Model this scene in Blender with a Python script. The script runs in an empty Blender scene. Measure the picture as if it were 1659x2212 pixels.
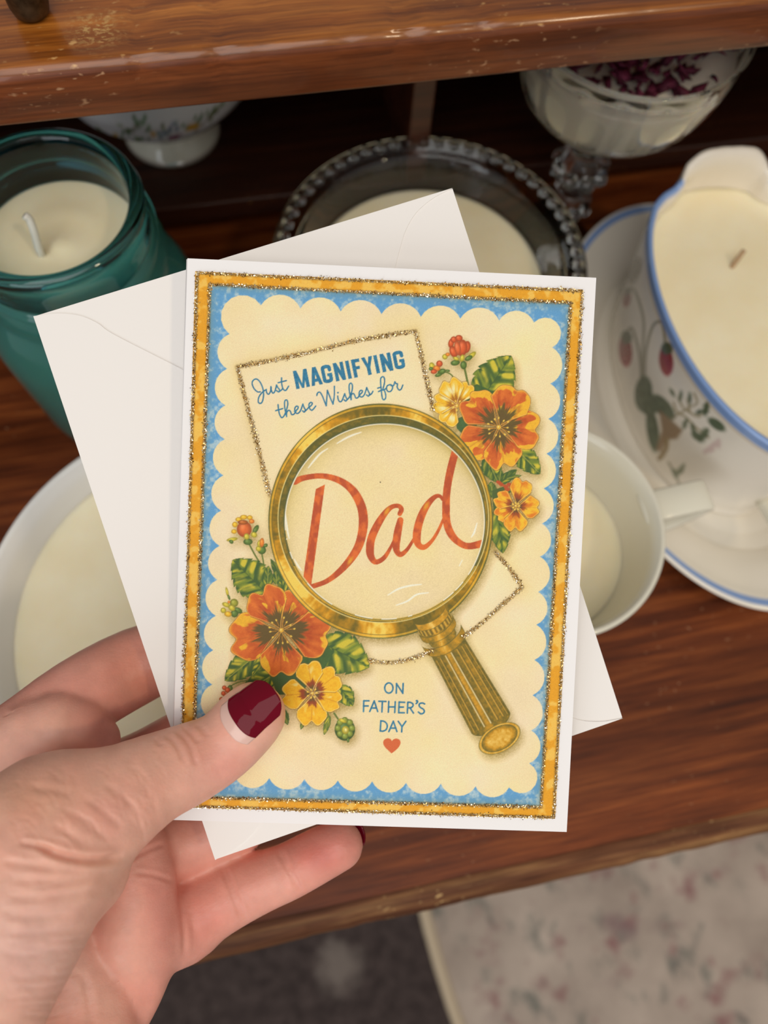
import bpy, bmesh, math, random
import numpy as np
from mathutils import Vector, Matrix

random.seed(7)
SC = bpy.context.scene
COL = SC.collection
PI = math.pi

# ------------------------------------------------------------------ camera, world, lamps, exposure
DESK = 0.72                      # height of the desk top above the floor
EYE = np.array([0.0, 0.0, DESK + 0.344])
F, CX, CY = 1600.0, 829.5, 1106.0          # focal length in photo pixels, photo centre
R = np.array([[0.98032, 0.16475, 0.10915],
              [-0.19180, 0.92640, 0.32410],
              [0.04775, 0.33870, -0.93969]])   # world <- (right, up, forward)
U_, _s, V_ = np.linalg.svd(R); R = U_ @ V_

cam_d = bpy.data.cameras.new('camera')
cam = bpy.data.objects.new('camera', cam_d); COL.objects.link(cam)
cam_d.sensor_fit = 'VERTICAL'; cam_d.sensor_height = 36.0; cam_d.lens = 36.0 * F / 2212.0
cam_d.clip_start = 0.01; cam_d.clip_end = 20
M = Matrix.Identity(4)
for i in range(3):
    M[i][0], M[i][1], M[i][2], M[i][3] = R[i][0], R[i][1], -R[i][2], EYE[i]
cam.matrix_world = M
cam_d.dof.use_dof = True; cam_d.dof.focus_distance = 0.194; cam_d.dof.aperture_fstop = 8.5
SC.camera = cam

w = bpy.data.worlds.new('room_light'); SC.world = w; w.use_nodes = True
bg = w.node_tree.nodes['Background']; bg.inputs['Color'].default_value = (1.0, 0.97, 0.93, 1); bg.inputs['Strength'].default_value = 0.30

def area(name, loc, target, sx, sy, power, color):
    d = bpy.data.lights.new(name, 'AREA'); d.shape = 'RECTANGLE'; d.size = sx; d.size_y = sy
    d.energy = power; d.color = color
    o = bpy.data.objects.new(name, d); COL.objects.link(o); o.location = loc
    o.rotation_euler = (Vector(target) - Vector(loc)).to_track_quat('-Z', 'Y').to_euler()
    return o
area('room_skylight', (-0.30, -0.66, DESK + 1.70), (0.02, 0.1, DESK + 0.1), 1.3, 1.3, 14.0, (1.0, 0.96, 0.92))
area('window_daylight', (-0.95, -1.15, DESK + 0.62), (0, 0.2, DESK + 0.08), 0.9, 0.8, 5.5, (0.88, 0.94, 1.0))
area('ceiling_lamp', (0.70, -0.60, DESK + 1.35), (0.1, 0.15, DESK), 0.12, 0.12, 3.0, (1.0, 0.80, 0.55))

vs = SC.view_settings
SC.display_settings.display_device = 'sRGB'
vs.view_transform = 'Standard'; vs.look = 'None'; vs.gamma = 1.0; vs.use_curve_mapping = False
vs.exposure = 0.18
SC.cycles.max_bounces = 14; SC.cycles.transmission_bounces = 12; SC.cycles.transparent_max_bounces = 12
SC.cycles.caustics_reflective = False; SC.cycles.caustics_refractive = True; SC.cycles.blur_glossy = 0.6
SC.cycles.sample_clamp_indirect = 6.0

# ------------------------------------------------------------------ photo geometry helpers
def ray(px, py):
    return R @ np.array([(px - CX) / F, -(py - CY) / F, 1.0])
def onz(px, py, z):               # point of a photo pixel on the level z above the desk top
    r = ray(px, py); return EYE + r * ((DESK + z - EYE[2]) / r[2])
def P3(px, py, depth_mm):         # point of a photo pixel at a depth along the view axis
    return EYE + ray(px, py) * (depth_mm * 0.001)
def project(pts):                 # world points -> photo pixels and depth
    c = (np.asarray(pts) - EYE) @ R
    return CX + F * c[:, 0] / c[:, 2], CY - F * c[:, 1] / c[:, 2], c[:, 2]

# ------------------------------------------------------------------ colour and materials
def lin(c):
    c = np.asarray(c, float) / 255.0
    return np.where(c <= 0.04045, c / 12.92, ((c + 0.055) / 1.055) ** 2.4)
def rgba(c): return tuple(float(v) for v in lin(c)) + (1.0,)

MAT = {}
def new_mat(name, color=(200, 200, 200), rough=0.5, metal=0.0, spec=0.5, trans=0.0, ior=1.45, sss=0.0, sss_rad=(1, .5, .3), sss_scale=0.002, coat=0.0):
    m = bpy.data.materials.new(name); m.use_nodes = True
    b = m.node_tree.nodes['Principled BSDF']
    b.inputs['Base Color'].default_value = rgba(color); b.inputs['Roughness'].default_value = rough
    b.inputs['Metallic'].default_value = metal; b.inputs['Specular IOR Level'].default_value = spec
    b.inputs['Transmission Weight'].default_value = trans; b.inputs['IOR'].default_value = ior
    b.inputs['Subsurface Weight'].default_value = sss; b.inputs['Subsurface Radius'].default_value = sss_rad
    b.inputs['Subsurface Scale'].default_value = sss_scale
    b.inputs['Coat Weight'].default_value = coat; b.inputs['Coat Roughness'].default_value = 0.06
    MAT[name] = m; return m
def N(m, t): return m.node_tree.nodes.new(t)
def L(m, a, b): m.node_tree.links.new(a, b)
def BS(m): return m.node_tree.nodes['Principled BSDF']
def noise(m, scale, detail=4, rough=0.55, vec=None, map_scale=None, rot=(0, 0, 0), loc=(0, 0, 0)):
    tc = N(m, 'ShaderNodeTexCoord'); src = tc.outputs['Object']
    if map_scale is not None:
        mp = N(m, 'ShaderNodeMapping'); mp.inputs['Scale'].default_value = map_scale; mp.inputs['Rotation'].default_value = rot
        mp.inputs['Location'].default_value = loc
        L(m, src, mp.inputs['Vector']); src = mp.outputs['Vector']
    n = N(m, 'ShaderNodeTexNoise'); n.inputs['Scale'].default_value = scale
    n.inputs['Detail'].default_value = detail; n.inputs['Roughness'].default_value = rough
    L(m, src, n.inputs['Vector']); return n.outputs['Fac']
def ramp(m, fac, stops):
    r = N(m, 'ShaderNodeValToRGB'); e = r.color_ramp.elements
    while len(e) < len(stops): e.new(0.5)
    for el, (p, c) in zip(e, stops):
        el.position = p; el.color = rgba(c) if not isinstance(c, float) else (c, c, c, 1)
    L(m, fac, r.inputs['Fac']); return r.outputs['Color']
def mix(m, a, b, fac, mode='MIX'):
    x = N(m, 'ShaderNodeMix'); x.data_type = 'RGBA'; x.blend_type = mode
    for s, v in ((x.inputs['A'], a), (x.inputs['B'], b)):
        if isinstance(v, tuple): s.default_value = v
        else: L(m, v, s)
    f = x.inputs['Factor']
    if isinstance(fac, (int, float)): f.default_value = fac
    else: L(m, fac, f)
    return x.outputs['Result']
def bump(m, h, strength, dist):
    b = N(m, 'ShaderNodeBump'); b.inputs['Strength'].default_value = strength; b.inputs['Distance'].default_value = dist
    L(m, h, b.inputs['Height']); L(m, b.outputs['Normal'], BS(m).inputs['Normal'])
def vcol(m, grain=0.0, gscale=2500):
    a = N(m, 'ShaderNodeAttribute'); a.attribute_name = 'Col'
    out = a.outputs['Color']
    if grain:
        n = noise(m, gscale, 2, 0.6)
        g = ramp(m, n, [(0.25, 1.0 - grain), (0.75, 1.0)])
        out = mix(m, out, g, 1.0, 'MULTIPLY')
    L(m, out, BS(m).inputs['Base Color']); return m

def wood(name, dark, mid, light, rough=0.32, chips=0.5, scr=(190, 150, 95), coat=0.25, off=(0, 0, 0)):
    m = new_mat(name, mid, rough, coat=coat)
    n1 = noise(m, 1.0, 6, 0.62, map_scale=(9, 150, 150), rot=(0, 0, 0.02), loc=off)
    n2 = noise(m, 1.0, 3, 0.5, map_scale=(4, 26, 26), loc=off)
    n3 = noise(m, 1.0, 3, 0.6, map_scale=(30, 900, 900), loc=off)
    c = ramp(m, n1, [(0.30, dark), (0.5, mid), (0.72, light)])
    c = mix(m, c, ramp(m, n2, [(0.3, (95, 75, 65)), (0.7, (255, 255, 255))]), 0.55, 'MULTIPLY')
    c = mix(m, c, ramp(m, n3, [(0.35, (120, 100, 90)), (0.6, (255, 255, 255))]), 0.45, 'MULTIPLY')
    s1 = noise(m, 1.0, 2, 0.5, map_scale=(260, 520, 520), rot=(0, 0, 0.5), loc=(3, 1, 2))
    s2 = noise(m, 1.0, 1, 0.5, map_scale=(14, 14, 14), loc=(5, 2, 0))
    k1 = ramp(m, s1, [(0.70 - 0.02 * chips, 0.0), (0.78, 1.0)])
    k2 = ramp(m, s2, [(0.47, 0.0), (0.62, 1.0)])
    k = mix(m, k1, k2, 1.0, 'MULTIPLY')
    s3 = noise(m, 1.0, 2, 0.5, map_scale=(60, 2600, 2600), rot=(0, 0, 0.09), loc=(1, 7, 2))
    k3 = mix(m, ramp(m, s3, [(0.72, 0.0), (0.76, 0.7)]), k2, 1.0, 'MULTIPLY')
    kk = mix(m, k, k3, 1.0, 'ADD')
    c = mix(m, c, rgba(scr), kk)
    L(m, c, BS(m).inputs['Base Color'])
    L(m, ramp(m, n2, [(0.2, rough - 0.08), (0.8, rough + 0.12)]), BS(m).inputs['Roughness'])
    bump(m, n1, 0.15, 0.0006)
    return m

# ------------------------------------------------------------------ object helpers
def tag(o, label=None, cat=None, group=None, kind=None):
    if label: o['label'] = label
    if cat: o['category'] = cat
    if group: o['group'] = group
    if kind: o['kind'] = kind
    return o
def empty(name, loc, label, cat, group=None):
    o = bpy.data.objects.new(name, None); COL.objects.link(o); o.location = loc; o.empty_display_size = 0.02
    return tag(o, label, cat, group)
def link(name, verts, faces, mats, parent=None, smooth=True, colors=None, mat_idx=None, loc=None):
    """One mesh object; verts in the parent's space (or world when there is no parent)."""
    me = bpy.data.meshes.new(name)
    verts = np.asarray(verts, np.float32)
    if isinstance(faces, np.ndarray):
        k = faces.shape[1]; nf = len(faces)
        me.vertices.add(len(verts)); me.vertices.foreach_set('co', verts.ravel())
        me.loops.add(nf * k); me.loops.foreach_set('vertex_index', faces.astype(np.int32).ravel())
        me.polygons.add(nf); me.polygons.foreach_set('loop_start', np.arange(0, nf * k, k, dtype=np.int32))
        me.update(calc_edges=True)
    else:
        me.from_pydata([tuple(map(float, v)) for v in verts], [], [tuple(map(int, f)) for f in faces]); me.update()
    if colors is not None:
        ca = me.color_attributes.new('Col', 'FLOAT_COLOR', 'POINT')
        ca.data.foreach_set('color', np.c_[np.asarray(colors, np.float32), np.ones(len(verts), np.float32)].ravel())
    for m in (mats if isinstance(mats, (list, tuple)) else [mats]): me.materials.append(m)
    if mat_idx is not None: me.polygons.foreach_set('material_index', np.asarray(mat_idx, np.int32))
    if smooth: me.polygons.foreach_set('use_smooth', np.ones(len(me.polygons), bool))
    o = bpy.data.objects.new(name, me); COL.objects.link(o)
    if parent is not None: o.parent = parent
    if loc is not None: o.location = loc
    return o
def box(x0, x1, y0, y1, z0, z1, bev=0.0, seg=3):
    bm = bmesh.new(); bmesh.ops.create_cube(bm, size=1.0)
    for v in bm.verts:
        v.co = Vector((x0 if v.co.x < 0 else x1, y0 if v.co.y < 0 else y1, z0 if v.co.z < 0 else z1))
    if bev: bmesh.ops.bevel(bm, geom=bm.edges[:] + bm.verts[:], offset=bev, segments=seg, profile=0.5, affect='EDGES')
    v = [tuple(x.co) for x in bm.verts]; bm.verts.index_update(); f = [[x.index for x in q.verts] for q in bm.faces]
    bm.free(); return v, f
def fix_normals(o):
    bm = bmesh.new(); bm.from_mesh(o.data); bmesh.ops.recalc_face_normals(bm, faces=bm.faces[:]); bm.to_mesh(o.data); bm.free(); return o
def lathe(profile, n=96, sx=1.0, sy=1.0, rfun=None, close=True):
    """Spin (r, z) points; first and last with r == 0 close the ends."""
    V, Fc, rows = [], [], []
    for (r, z) in profile:
        if r < 1e-7: rows.append([len(V)]); V.append((0, 0, z)); continue
        row = []
        for i in range(n):
            a = 2 * PI * i / n; k = rfun(a, r, z) if rfun else r
            row.append(len(V)); V.append((k * math.cos(a) * sx, k * math.sin(a) * sy, z))
        rows.append(row)
    for a, b in zip(rows[:-1], rows[1:]):
        for i in range(n):
            j = (i + 1) % n
            if len(a) == 1 and len(b) == 1: continue
            if len(a) == 1: Fc.append((a[0], b[j], b[i]))
            elif len(b) == 1: Fc.append((a[i], a[j], b[0]))
            else: Fc.append((a[i], a[j], b[j], b[i]))
    return V, Fc
def smooth_curve(pts, n=8, closed=False):
    """Catmull-Rom through the points (any dimension)."""
    p = np.asarray(pts, float); out = []
    m = len(p)
    if m < 3: 
        return np.array([p[0] + (p[-1] - p[0]) * t for t in np.linspace(0, 1, n + 1)]) if m == 2 else p
    rng = range(m if closed else m - 1)
    for i in rng:
        if closed: a, b, c, d = p[(i - 1) % m], p[i], p[(i + 1) % m], p[(i + 2) % m]
        else:
            b, c = p[i], p[i + 1]; a = p[i - 1] if i > 0 else 2 * b - c; d = p[i + 2] if i + 2 < m else 2 * c - b
        for t in np.arange(n) / n:
            out.append(0.5 * (2 * b + (c - a) * t + (2 * a - 5 * b + 4 * c - d) * t * t + (3 * b - a - 3 * c + d) * t ** 3))
    if not closed: out.append(p[-1])
    return np.array(out)
def tube(path, radii, n=12, flat=1.0, up=(0, 0, 1), caps=True):
    p = np.asarray(path, float); k = len(p)
    r = np.full(k, radii) if np.isscalar(radii) else np.asarray(radii, float)
    V, Fc = [], []; up = np.asarray(up, float)
    for i in range(k):
        t = p[min(i + 1, k - 1)] - p[max(i - 1, 0)]; t /= np.linalg.norm(t) + 1e-12
        a = np.cross(t, up)
        if np.linalg.norm(a) < 1e-4: a = np.cross(t, (1, 0, 0.3))
        a /= np.linalg.norm(a); b = np.cross(a, t)
        for j in range(n):
            q = 2 * PI * j / n; V.append(tuple(p[i] + r[i] * (math.cos(q) * a * flat + math.sin(q) * b)))
    for i in range(k - 1):
        for j in range(n):
            j2 = (j + 1) % n; Fc.append((i * n + j, i * n + j2, (i + 1) * n + j2, (i + 1) * n + j))
    if caps:
        Fc.append(tuple(range(n))[::-1]); Fc.append(tuple((k - 1) * n + j for j in range(n)))
    return V, Fc
def join(parts):
    V, Fc = [], []
    for v, f in parts:
        o = len(V); V += [tuple(x) for x in v]; Fc += [tuple(i + o for i in q) for q in f]
    return V, Fc
def shift(vf, d): return [(v[0] + d[0], v[1] + d[1], v[2] + d[2]) for v in vf[0]], vf[1]
def bevel_mod(o, w, seg=3):
    m = o.modifiers.new('bevel', 'BEVEL'); m.width = w; m.segments = seg; m.limit_method = 'ANGLE'; return o

# ------------------------------------------------------------------ numpy painter (procedural pattern colours for mesh vertices)
_rng = np.random.RandomState(11)
_LAT = _rng.rand(64, 256, 256)
def vnoise(x, y, seed=0):
    x = np.asarray(x, float); y = np.asarray(y, float)
    xi = np.floor(x).astype(int); yi = np.floor(y).astype(int); fx = x - xi; fy = y - yi
    fx = fx * fx * (3 - 2 * fx); fy = fy * fy * (3 - 2 * fy); T = _LAT[seed % 64]
    g = lambda a, b: T[a & 255, b & 255]
    return (g(xi, yi) * (1 - fx) + g(xi + 1, yi) * fx) * (1 - fy) + (g(xi, yi + 1) * (1 - fx) + g(xi + 1, yi + 1) * fx) * fy
def fbm(x, y, seed=0, o=4):
    s = 0; a = 0.5; t = 0
    for i in range(o):
        s = s + a * vnoise(x, y, seed + i); t += a; x = x * 2.03 + 7.1; y = y * 2.03 + 3.7; a *= 0.55
    return s / t
def sstep(a, b, x):
    t = np.clip((x - a) / (b - a), 0, 1); return t * t * (3 - 2 * t)

class Painter:
    """Keeps a colour (photo sRGB 0-255) and a pattern id per vertex; X, Y are pattern coordinates."""
    def __init__(s, X, Y, base=(255, 255, 255)):
        s.X = np.asarray(X, float).ravel(); s.Y = np.asarray(Y, float).ravel()
        s.C = np.tile(np.asarray(base, float), (len(s.X), 1)); s.I = np.zeros(len(s.X), int); s.clip = None
        s.order = np.argsort(s.Y, kind='stable'); s.ys = s.Y[s.order]
    def sel(s, x0, y0, x1, y1):
        a, b = np.searchsorted(s.ys, [y0, y1]); i = s.order[a:b]; x = s.X[i]
        return i[(x >= x0) & (x <= x1)]
    def put(s, i, alpha, color, pid=None):
        if s.clip is not None: alpha = alpha * s.clip[i]
        c = np.asarray(color, float)
        s.C[i] = s.C[i] * (1 - alpha[:, None]) + (c if c.ndim == 2 else c[None, :]) * alpha[:, None]
        if pid is not None: s.I[i[alpha > 0.5]] = pid
    def sd_poly(s, pts, pad=3):
        p = np.asarray(pts, float); i = s.sel(*(p.min(0) - pad), *(p.max(0) + pad)); x, y = s.X[i], s.Y[i]
        d = np.full(len(i), 1e18); ins = np.zeros(len(i), bool)
        for a, b in zip(p, np.roll(p, -1, 0)):
            e = b - a; wx, wy = x - a[0], y - a[1]; t = np.clip((wx * e[0] + wy * e[1]) / (e @ e + 1e-12), 0, 1)
            d = np.minimum(d, (wx - e[0] * t) ** 2 + (wy - e[1] * t) ** 2)
            c = (a[1] > y) != (b[1] > y)
            if e[1] != 0: ins ^= c & (x < e[0] * (y - a[1]) / e[1] + a[0])
        d = np.sqrt(d); return i, np.where(ins, -d, d)
    def poly(s, pts, color, pid=None, soft=1.0, op=1.0):
        i, d = s.sd_poly(pts); 
        if callable(color): color = color(s.X[i], s.Y[i], d)
        s.put(i, np.clip(0.5 - d / soft, 0, 1) * op, color, pid); return i, d
    def stroke(s, pts, width, color, pid=None, soft=1.0, op=1.0, n=6, curve=True):
        p = np.asarray(pts, float)
        if p.shape[1] == 2: p = np.c_[p, np.full(len(p), width / 2.0)]
        if curve and len(p) > 2: p = smooth_curve(p, n)
        wm = p[:, 2].max() + 3; i = s.sel(p[:, 0].min() - wm, p[:, 1].min() - wm, p[:, 0].max() + wm, p[:, 1].max() + wm)
        x, y = s.X[i], s.Y[i]; d = np.full(len(i), 1e9)
        for a, b in zip(p[:-1], p[1:]):
            e = b - a; wx, wy = x - a[0], y - a[1]; t = np.clip((wx * e[0] + wy * e[1]) / (e[0] ** 2 + e[1] ** 2 + 1e-12), 0, 1)
            d = np.minimum(d, np.hypot(wx - e[0] * t, wy - e[1] * t) - (a[2] + e[2] * t))
        if callable(color): color = color(x, y, d)
        s.put(i, np.clip(0.5 - d / soft, 0, 1) * op, color, pid)
    def blob(s, c, rx, ry, ang, color, pid=None, soft=1.2, op=1.0):
        m = max(rx, ry) + 3; i = s.sel(c[0] - m, c[1] - m, c[0] + m, c[1] + m); a = math.radians(ang)
        dx, dy = s.X[i] - c[0], s.Y[i] - c[1]; u = (dx * math.cos(a) + dy * math.sin(a)) / rx; v = (-dx * math.sin(a) + dy * math.cos(a)) / ry
        q = np.hypot(u, v); d = (q - 1) * min(rx, ry)
        if callable(color): color = color(u, v, q)
        s.put(i, np.clip(0.5 - d / soft, 0, 1) * op, color, pid)
# ------------------------------------------------------------------ floor, rug, desk
m = new_mat('dark_carpet', (66, 56, 54), 0.95, spec=0.1)
c = ramp(m, noise(m, 60, 5, 0.7), [(0.3, (52, 44, 43)), (0.7, (88, 76, 73))])
pt = onz(733, 2088, -DESK)
tc = N(m, 'ShaderNodeTexCoord'); vm = N(m, 'ShaderNodeVectorMath'); vm.operation = 'DISTANCE'
L(m, tc.outputs['Object'], vm.inputs[0]); vm.inputs[1].default_value = (pt[0], pt[1], 0)
nz = noise(m, 45, 4, 0.7)
ad = N(m, 'ShaderNodeMath'); ad.operation = 'MULTIPLY_ADD'; L(m, nz, ad.inputs[0]); ad.inputs[1].default_value = 0.06; L(m, vm.outputs['Value'], ad.inputs[2])
c = mix(m, c, rgba((135, 124, 116)), ramp(m, ad.outputs[0], [(0.045, 0.75), (0.066, 0.0)]))
L(m, c, BS(m).inputs['Base Color']); bump(m, noise(m, 900, 2), 0.6, 0.003)
o = link('floor', [(-2.5, -2.5, 0), (2.5, -2.5, 0), (2.5, 2.0, 0), (-2.5, 2.0, 0)], [(0, 1, 2, 3)], m, smooth=False)
tag(o, 'dark grey-brown carpeted floor below the desk', 'floor', kind='structure')

# round floral rug on the carpet: circle through three points of its edge
ep = [onz(x, y, -DESK + 0.006)[:2] for x, y in ((911, 1965), (931, 2090), (985, 2212))]
A = np.array([[2 * p[0], 2 * p[1], 1] for p in ep]); sol = np.linalg.solve(A, [p @ p for p in ep])
rc = sol[:2]; rr = math.sqrt(sol[2] + rc @ rc)
if not (0.3 < rr < 1.6):
    n_ = np.array([-(ep[2] - ep[0])[1], (ep[2] - ep[0])[0]]); n_ /= np.linalg.norm(n_)
    if n_[0] < 0: n_ = -n_
    rr = 1.1; rc = (ep[0] + ep[2]) / 2 + n_ * rr * 0.995
rug = empty('floor_rug', (rc[0], rc[1], 0), 'pale round floral rug with a cream bound edge on the dark carpet', 'rug')
m = new_mat('rug_pile', (150, 132, 120), 0.95, spec=0.1)
c = ramp(m, noise(m, 9, 4, 0.6), [(0.3, (164, 147, 134)), (0.7, (204, 186, 170))])
c = mix(m, c, rgba((142, 92, 94)), ramp(m, noise(m, 26, 3, 0.6, map_scale=(1, 1, 1), loc=(3, 1, 0)), [(0.57, 0.0), (0.72, 0.75)]))
c = mix(m, c, rgba((108, 112, 104)), ramp(m, noise(m, 30, 3, 0.6, map_scale=(1.3, 0.8, 1), loc=(9, 4, 0)), [(0.56, 0.0), (0.72, 0.75)]))
c = mix(m, c, rgba((122, 88, 96)), ramp(m, noise(m, 12, 3, 0.6, map_scale=(1, 1, 1), loc=(1.5, 7, 0)), [(0.62, 0.0), (0.76, 0.6)]))
L(m, c, BS(m).inputs['Base Color']); bump(m, noise(m, 700, 2), 0.5, 0.003)
link('pile', *lathe([(0, 0.001), (rr - .012, 0.001), (rr - .012, 0.007), (rr * 0.5, 0.008), (0, 0.008)], 160), m, rug)
mb = new_mat('rug_binding', (196, 178, 152), 0.9, spec=0.1)
link('bound_edge', *lathe([(rr - .013, 0.0), (rr, 0.0), (rr + .001, 0.005), (rr - .006, 0.0095), (rr - .014, 0.007), (rr - .013, 0.0)], 160), mb, rug)

desk = empty('writing_desk', (0, 0.18, 0), 'dark stained wooden desk with a worn front edge, raised shelf and cubbyholes', 'desk')
def dbox(name, x0, x1, y0, y1, z0, z1, m, bev=0.002, label=None):
    v, f = box(x0, x1, y0 - 0.18, y1 - 0.18, z0 + DESK, z1 + DESK, bev)
    o = link(name, v, f, m, desk, smooth=True); 
    for p in o.data.polygons: p.use_smooth = p.area < 1e-3
    if label: o['label'] = label
    return o
XL, XR, YB = -0.36, 0.50, 0.45
w_top = wood('desk_top_wood', (76, 32, 11), (124, 60, 24), (168, 92, 42), 0.46, 0.8, (160, 116, 84), coat=0.0); BS(w_top).inputs['Specular IOR Level'].default_value = 0.28
w_in = wood('cubby_wood', (44, 20, 10), (68, 33, 17), (90, 46, 24), 0.45, 0.0, coat=0.1)
w_sh = wood('shelf_wood', (104, 48, 10), (168, 94, 28), (214, 134, 52), 0.30, 2.6, (196, 150, 92), off=(0.3, 0, 0))
w_fr = wood('shelf_front_wood', (104, 50, 22), (142, 74, 34), (170, 94, 46), 0.40, 3.2, (205, 160, 120))
yf = -0.0535
dbox('desktop', XL, XR, yf + 0.004, YB, -0.022, 0.0, w_top, 0.0015)
# worn moulded front edge strip
prof = [(0.006, 0.0), (0.003, 0.0006), (0.0, 0.0), (-0.003, -0.0022), (-0.0045, -0.006), (-0.004, -0.012), (-0.001, -0.018), (0.006, -0.022)]
xs = np.linspace(XL, XR, 500); V = []
for x in xs:
    chip = 0.0008 * (fbm(x * 60, 0.0, 3) - 0.5) + 0.0022 * max(0.0, float(fbm(x * 45, 5.0, 9)) - 0.60)
    for k, (dy, dz) in enumerate(prof): V.append((x, yf + dy - 0.18 + (chip * 1.6 if 1 <= k <= 4 else 0), DESK + dz + (0.0004 if k < 2 else 0) - (chip * 0.6 if k in (2, 3) else 0)))
n = len(prof); Fc = [(i * n + j, (i + 1) * n + j, (i + 1) * n + j + 1, i * n + j + 1) for i in range(len(xs) - 1) for j in range(n - 1)]
m = wood('worn_edge_wood', (72, 36, 20), (120, 76, 48), (176, 132, 84), 0.62, 2.5, (205, 170, 115), coat=0.0)
BS(m).inputs['Specular IOR Level'].default_value = 0.25
e_ = link('front_edge', V, np.array(Fc), m, desk); e_['label'] = 'worn pale front edge of the desk'
dbox('shelf_floor', XL, XR, 0.2925, YB, 0.018, 0.030, w_in, 0.0012)
dbox('divider', 0.0835, 0.0945, 0.291, YB, 0.030, 0.165, wood('divider_wood', (60, 26, 14), (92, 44, 24), (112, 58, 32), 0.4, 0.3), 0.001)
dbox('back_panel', XL, XR, YB, YB + 0.012, -0.02, 0.165, w_in, 0.0)
dbox('side_panel', XL - 0.02, XL, 0.206, YB + 0.012, -0.02, 0.165, w_in, 0.001)
dbox('side_panel', XR, XR + 0.02, 0.206, YB + 0.012, -0.02, 0.165, w_in, 0.001)
# raised shelf: rounded nose, its top face and its front face are the same board
sp = []
zt, zb, y0 = 0.1825, 0.1648, 0.2055
rn = 0.0042
for a in np.linspace(-90, 0, 4): sp.append((y0 + 0.0012 - 0.0012 * math.cos(math.radians(a)), zb + 0.0012 + 0.0012 * math.sin(math.radians(a))))
for a in np.linspace(0, 90, 9): sp.append((y0 + rn - rn * math.cos(math.radians(a)), zt - rn + rn * math.sin(math.radians(a))))
sp += [(YB + 0.012, zt), (YB + 0.012, zb)]
xs = np.linspace(XL - 0.02, XR + 0.02, 300); n = len(sp); V = []
for x in xs:
    ch = 0.0009 * max(0.0, float(fbm(x * 70, 2.0, 21)) - 0.55) * 4
    for k, (y, z) in enumerate(sp): V.append((x, y - 0.18 + (ch if 4 <= k <= 10 else 0), DESK + z - (ch if 4 <= k <= 12 else 0)))
Fc = [(i * n + j, i * n + (j + 1) % n, (i + 1) * n + (j + 1) % n, (i + 1) * n + j) for i in range(len(xs) - 1) for j in range(n)]
idx = [1 if (f_[0] % n) < 7 else 0 for f_ in Fc]
Fc.append(tuple(range(n))[::-1]); Fc.append(tuple((len(xs) - 1) * n + j for j in range(n))); idx += [1, 1]
sh = link('upper_shelf', V, Fc, [w_sh, w_fr], desk, mat_idx=idx); fix_normals(sh)
sh['label'] = 'orange-brown raised shelf board with a scratched front'
# pale scratched patch near the left end of the shelf top
pt = onz(205, 62, zt); tc = N(w_sh, 'ShaderNodeTexCoord'); vm = N(w_sh, 'ShaderNodeVectorMath'); vm.operation = 'DISTANCE'
L(w_sh, tc.outputs['Object'], vm.inputs[0]); vm.inputs[1].default_value = (pt[0], pt[1] - 0.18, DESK + zt)
near = ramp(w_sh, vm.outputs['Value'], [(0.002, 0.85), (0.009, 0.0)])
fl = ramp(w_sh, noise(w_sh, 1.0, 3, 0.7, map_scale=(500, 900, 500)), [(0.50, 0.0), (0.60, 1.0)])
old = BS(w_sh).inputs['Base Color'].links[0].from_socket
L(w_sh, mix(w_sh, old, rgba((196, 160, 96)), mix(w_sh, near, fl, 1.0, 'MULTIPLY')), BS(w_sh).inputs['Base Color'])
for x in (XL + 0.03, XR - 0.03):
    for y in (0.0, YB - 0.03): dbox('leg', x - 0.02, x + 0.02, y - 0.02, y + 0.02, -DESK, -0.022, w_in, 0.002)

# bronze post standing on the shelf at the far left
bp = onz(72, 40, zt); bp = (bp[0], bp[1] + 0.002)
m = new_mat('dark_bronze', (74, 62, 44), 0.38, metal=0.85)
L(m, ramp(m, noise(m, 300, 3), [(0.3, (60, 50, 34)), (0.7, (104, 92, 70))]), BS(m).inputs['Base Color'])
post = empty('metal_post', (bp[0], bp[1], DESK + zt), 'dark bronze metal post standing on the left end of the raised shelf', 'post')
link('shaft', *lathe([(0, 0), (0.0038, 0.0002), (0.0052, 0.0012), (0.0058, 0.0035), (0.006, 0.010), (0.0064, 0.02), (0.0068, 0.05), (0.006, 0.09), (0.006, 0.10), (0, 0.10)], 48), m, post)
link('finial', *lathe([(0, 0.099), (0.006, 0.1), (0.010, 0.106), (0.011, 0.112), (0.008, 0.119), (0, 0.122)], 48), m, post)
# ------------------------------------------------------------------ candles and dishes on the desk
wax_m = new_mat('cream_wax', (236, 222, 182), 0.42, sss=0.35, sss_rad=(1, .75, .45), sss_scale=0.006)
L(wax_m, ramp(wax_m, noise(wax_m, 40, 3), [(0.3, (243, 229, 190)), (0.7, (249, 238, 206))]), BS(wax_m).inputs['Base Color'])
wick_m = new_mat('cotton_wick', (226, 222, 210), 0.8)
china = new_mat('white_china', (232, 231, 226), 0.12, coat=0.4)
china2 = new_mat('ivory_china', (222, 218, 200), 0.14, coat=0.3)
teal = new_mat('teal_glass', (74, 158, 174), 0.03, trans=1.0, ior=1.46)
clear = new_mat('clear_glass', (246, 248, 248), 0.02, trans=1.0, ior=1.5)

def vessel(name, x, y, z, label, cat): return empty(name, (x, y, DESK + z), label, cat)
def waxdisc(r, z0, z1, parent, dip=0.0, prof=None, sx=1, sy=1):
    p = prof or [(0, z0), (r * 0.9, z0), (r, z0 + 0.002)]
    p = p + [(r * 1.0, z1 + 0.0006), (r * 0.985, z1), (r * 0.6, z1), (0.012, z1), (0.006, z1 - dip), (0.003, z1 + 0.0002), (0, z1 + 0.0004)]
    return link('wax', *lathe(p, 96, sx, sy), wax_m, parent)

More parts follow.
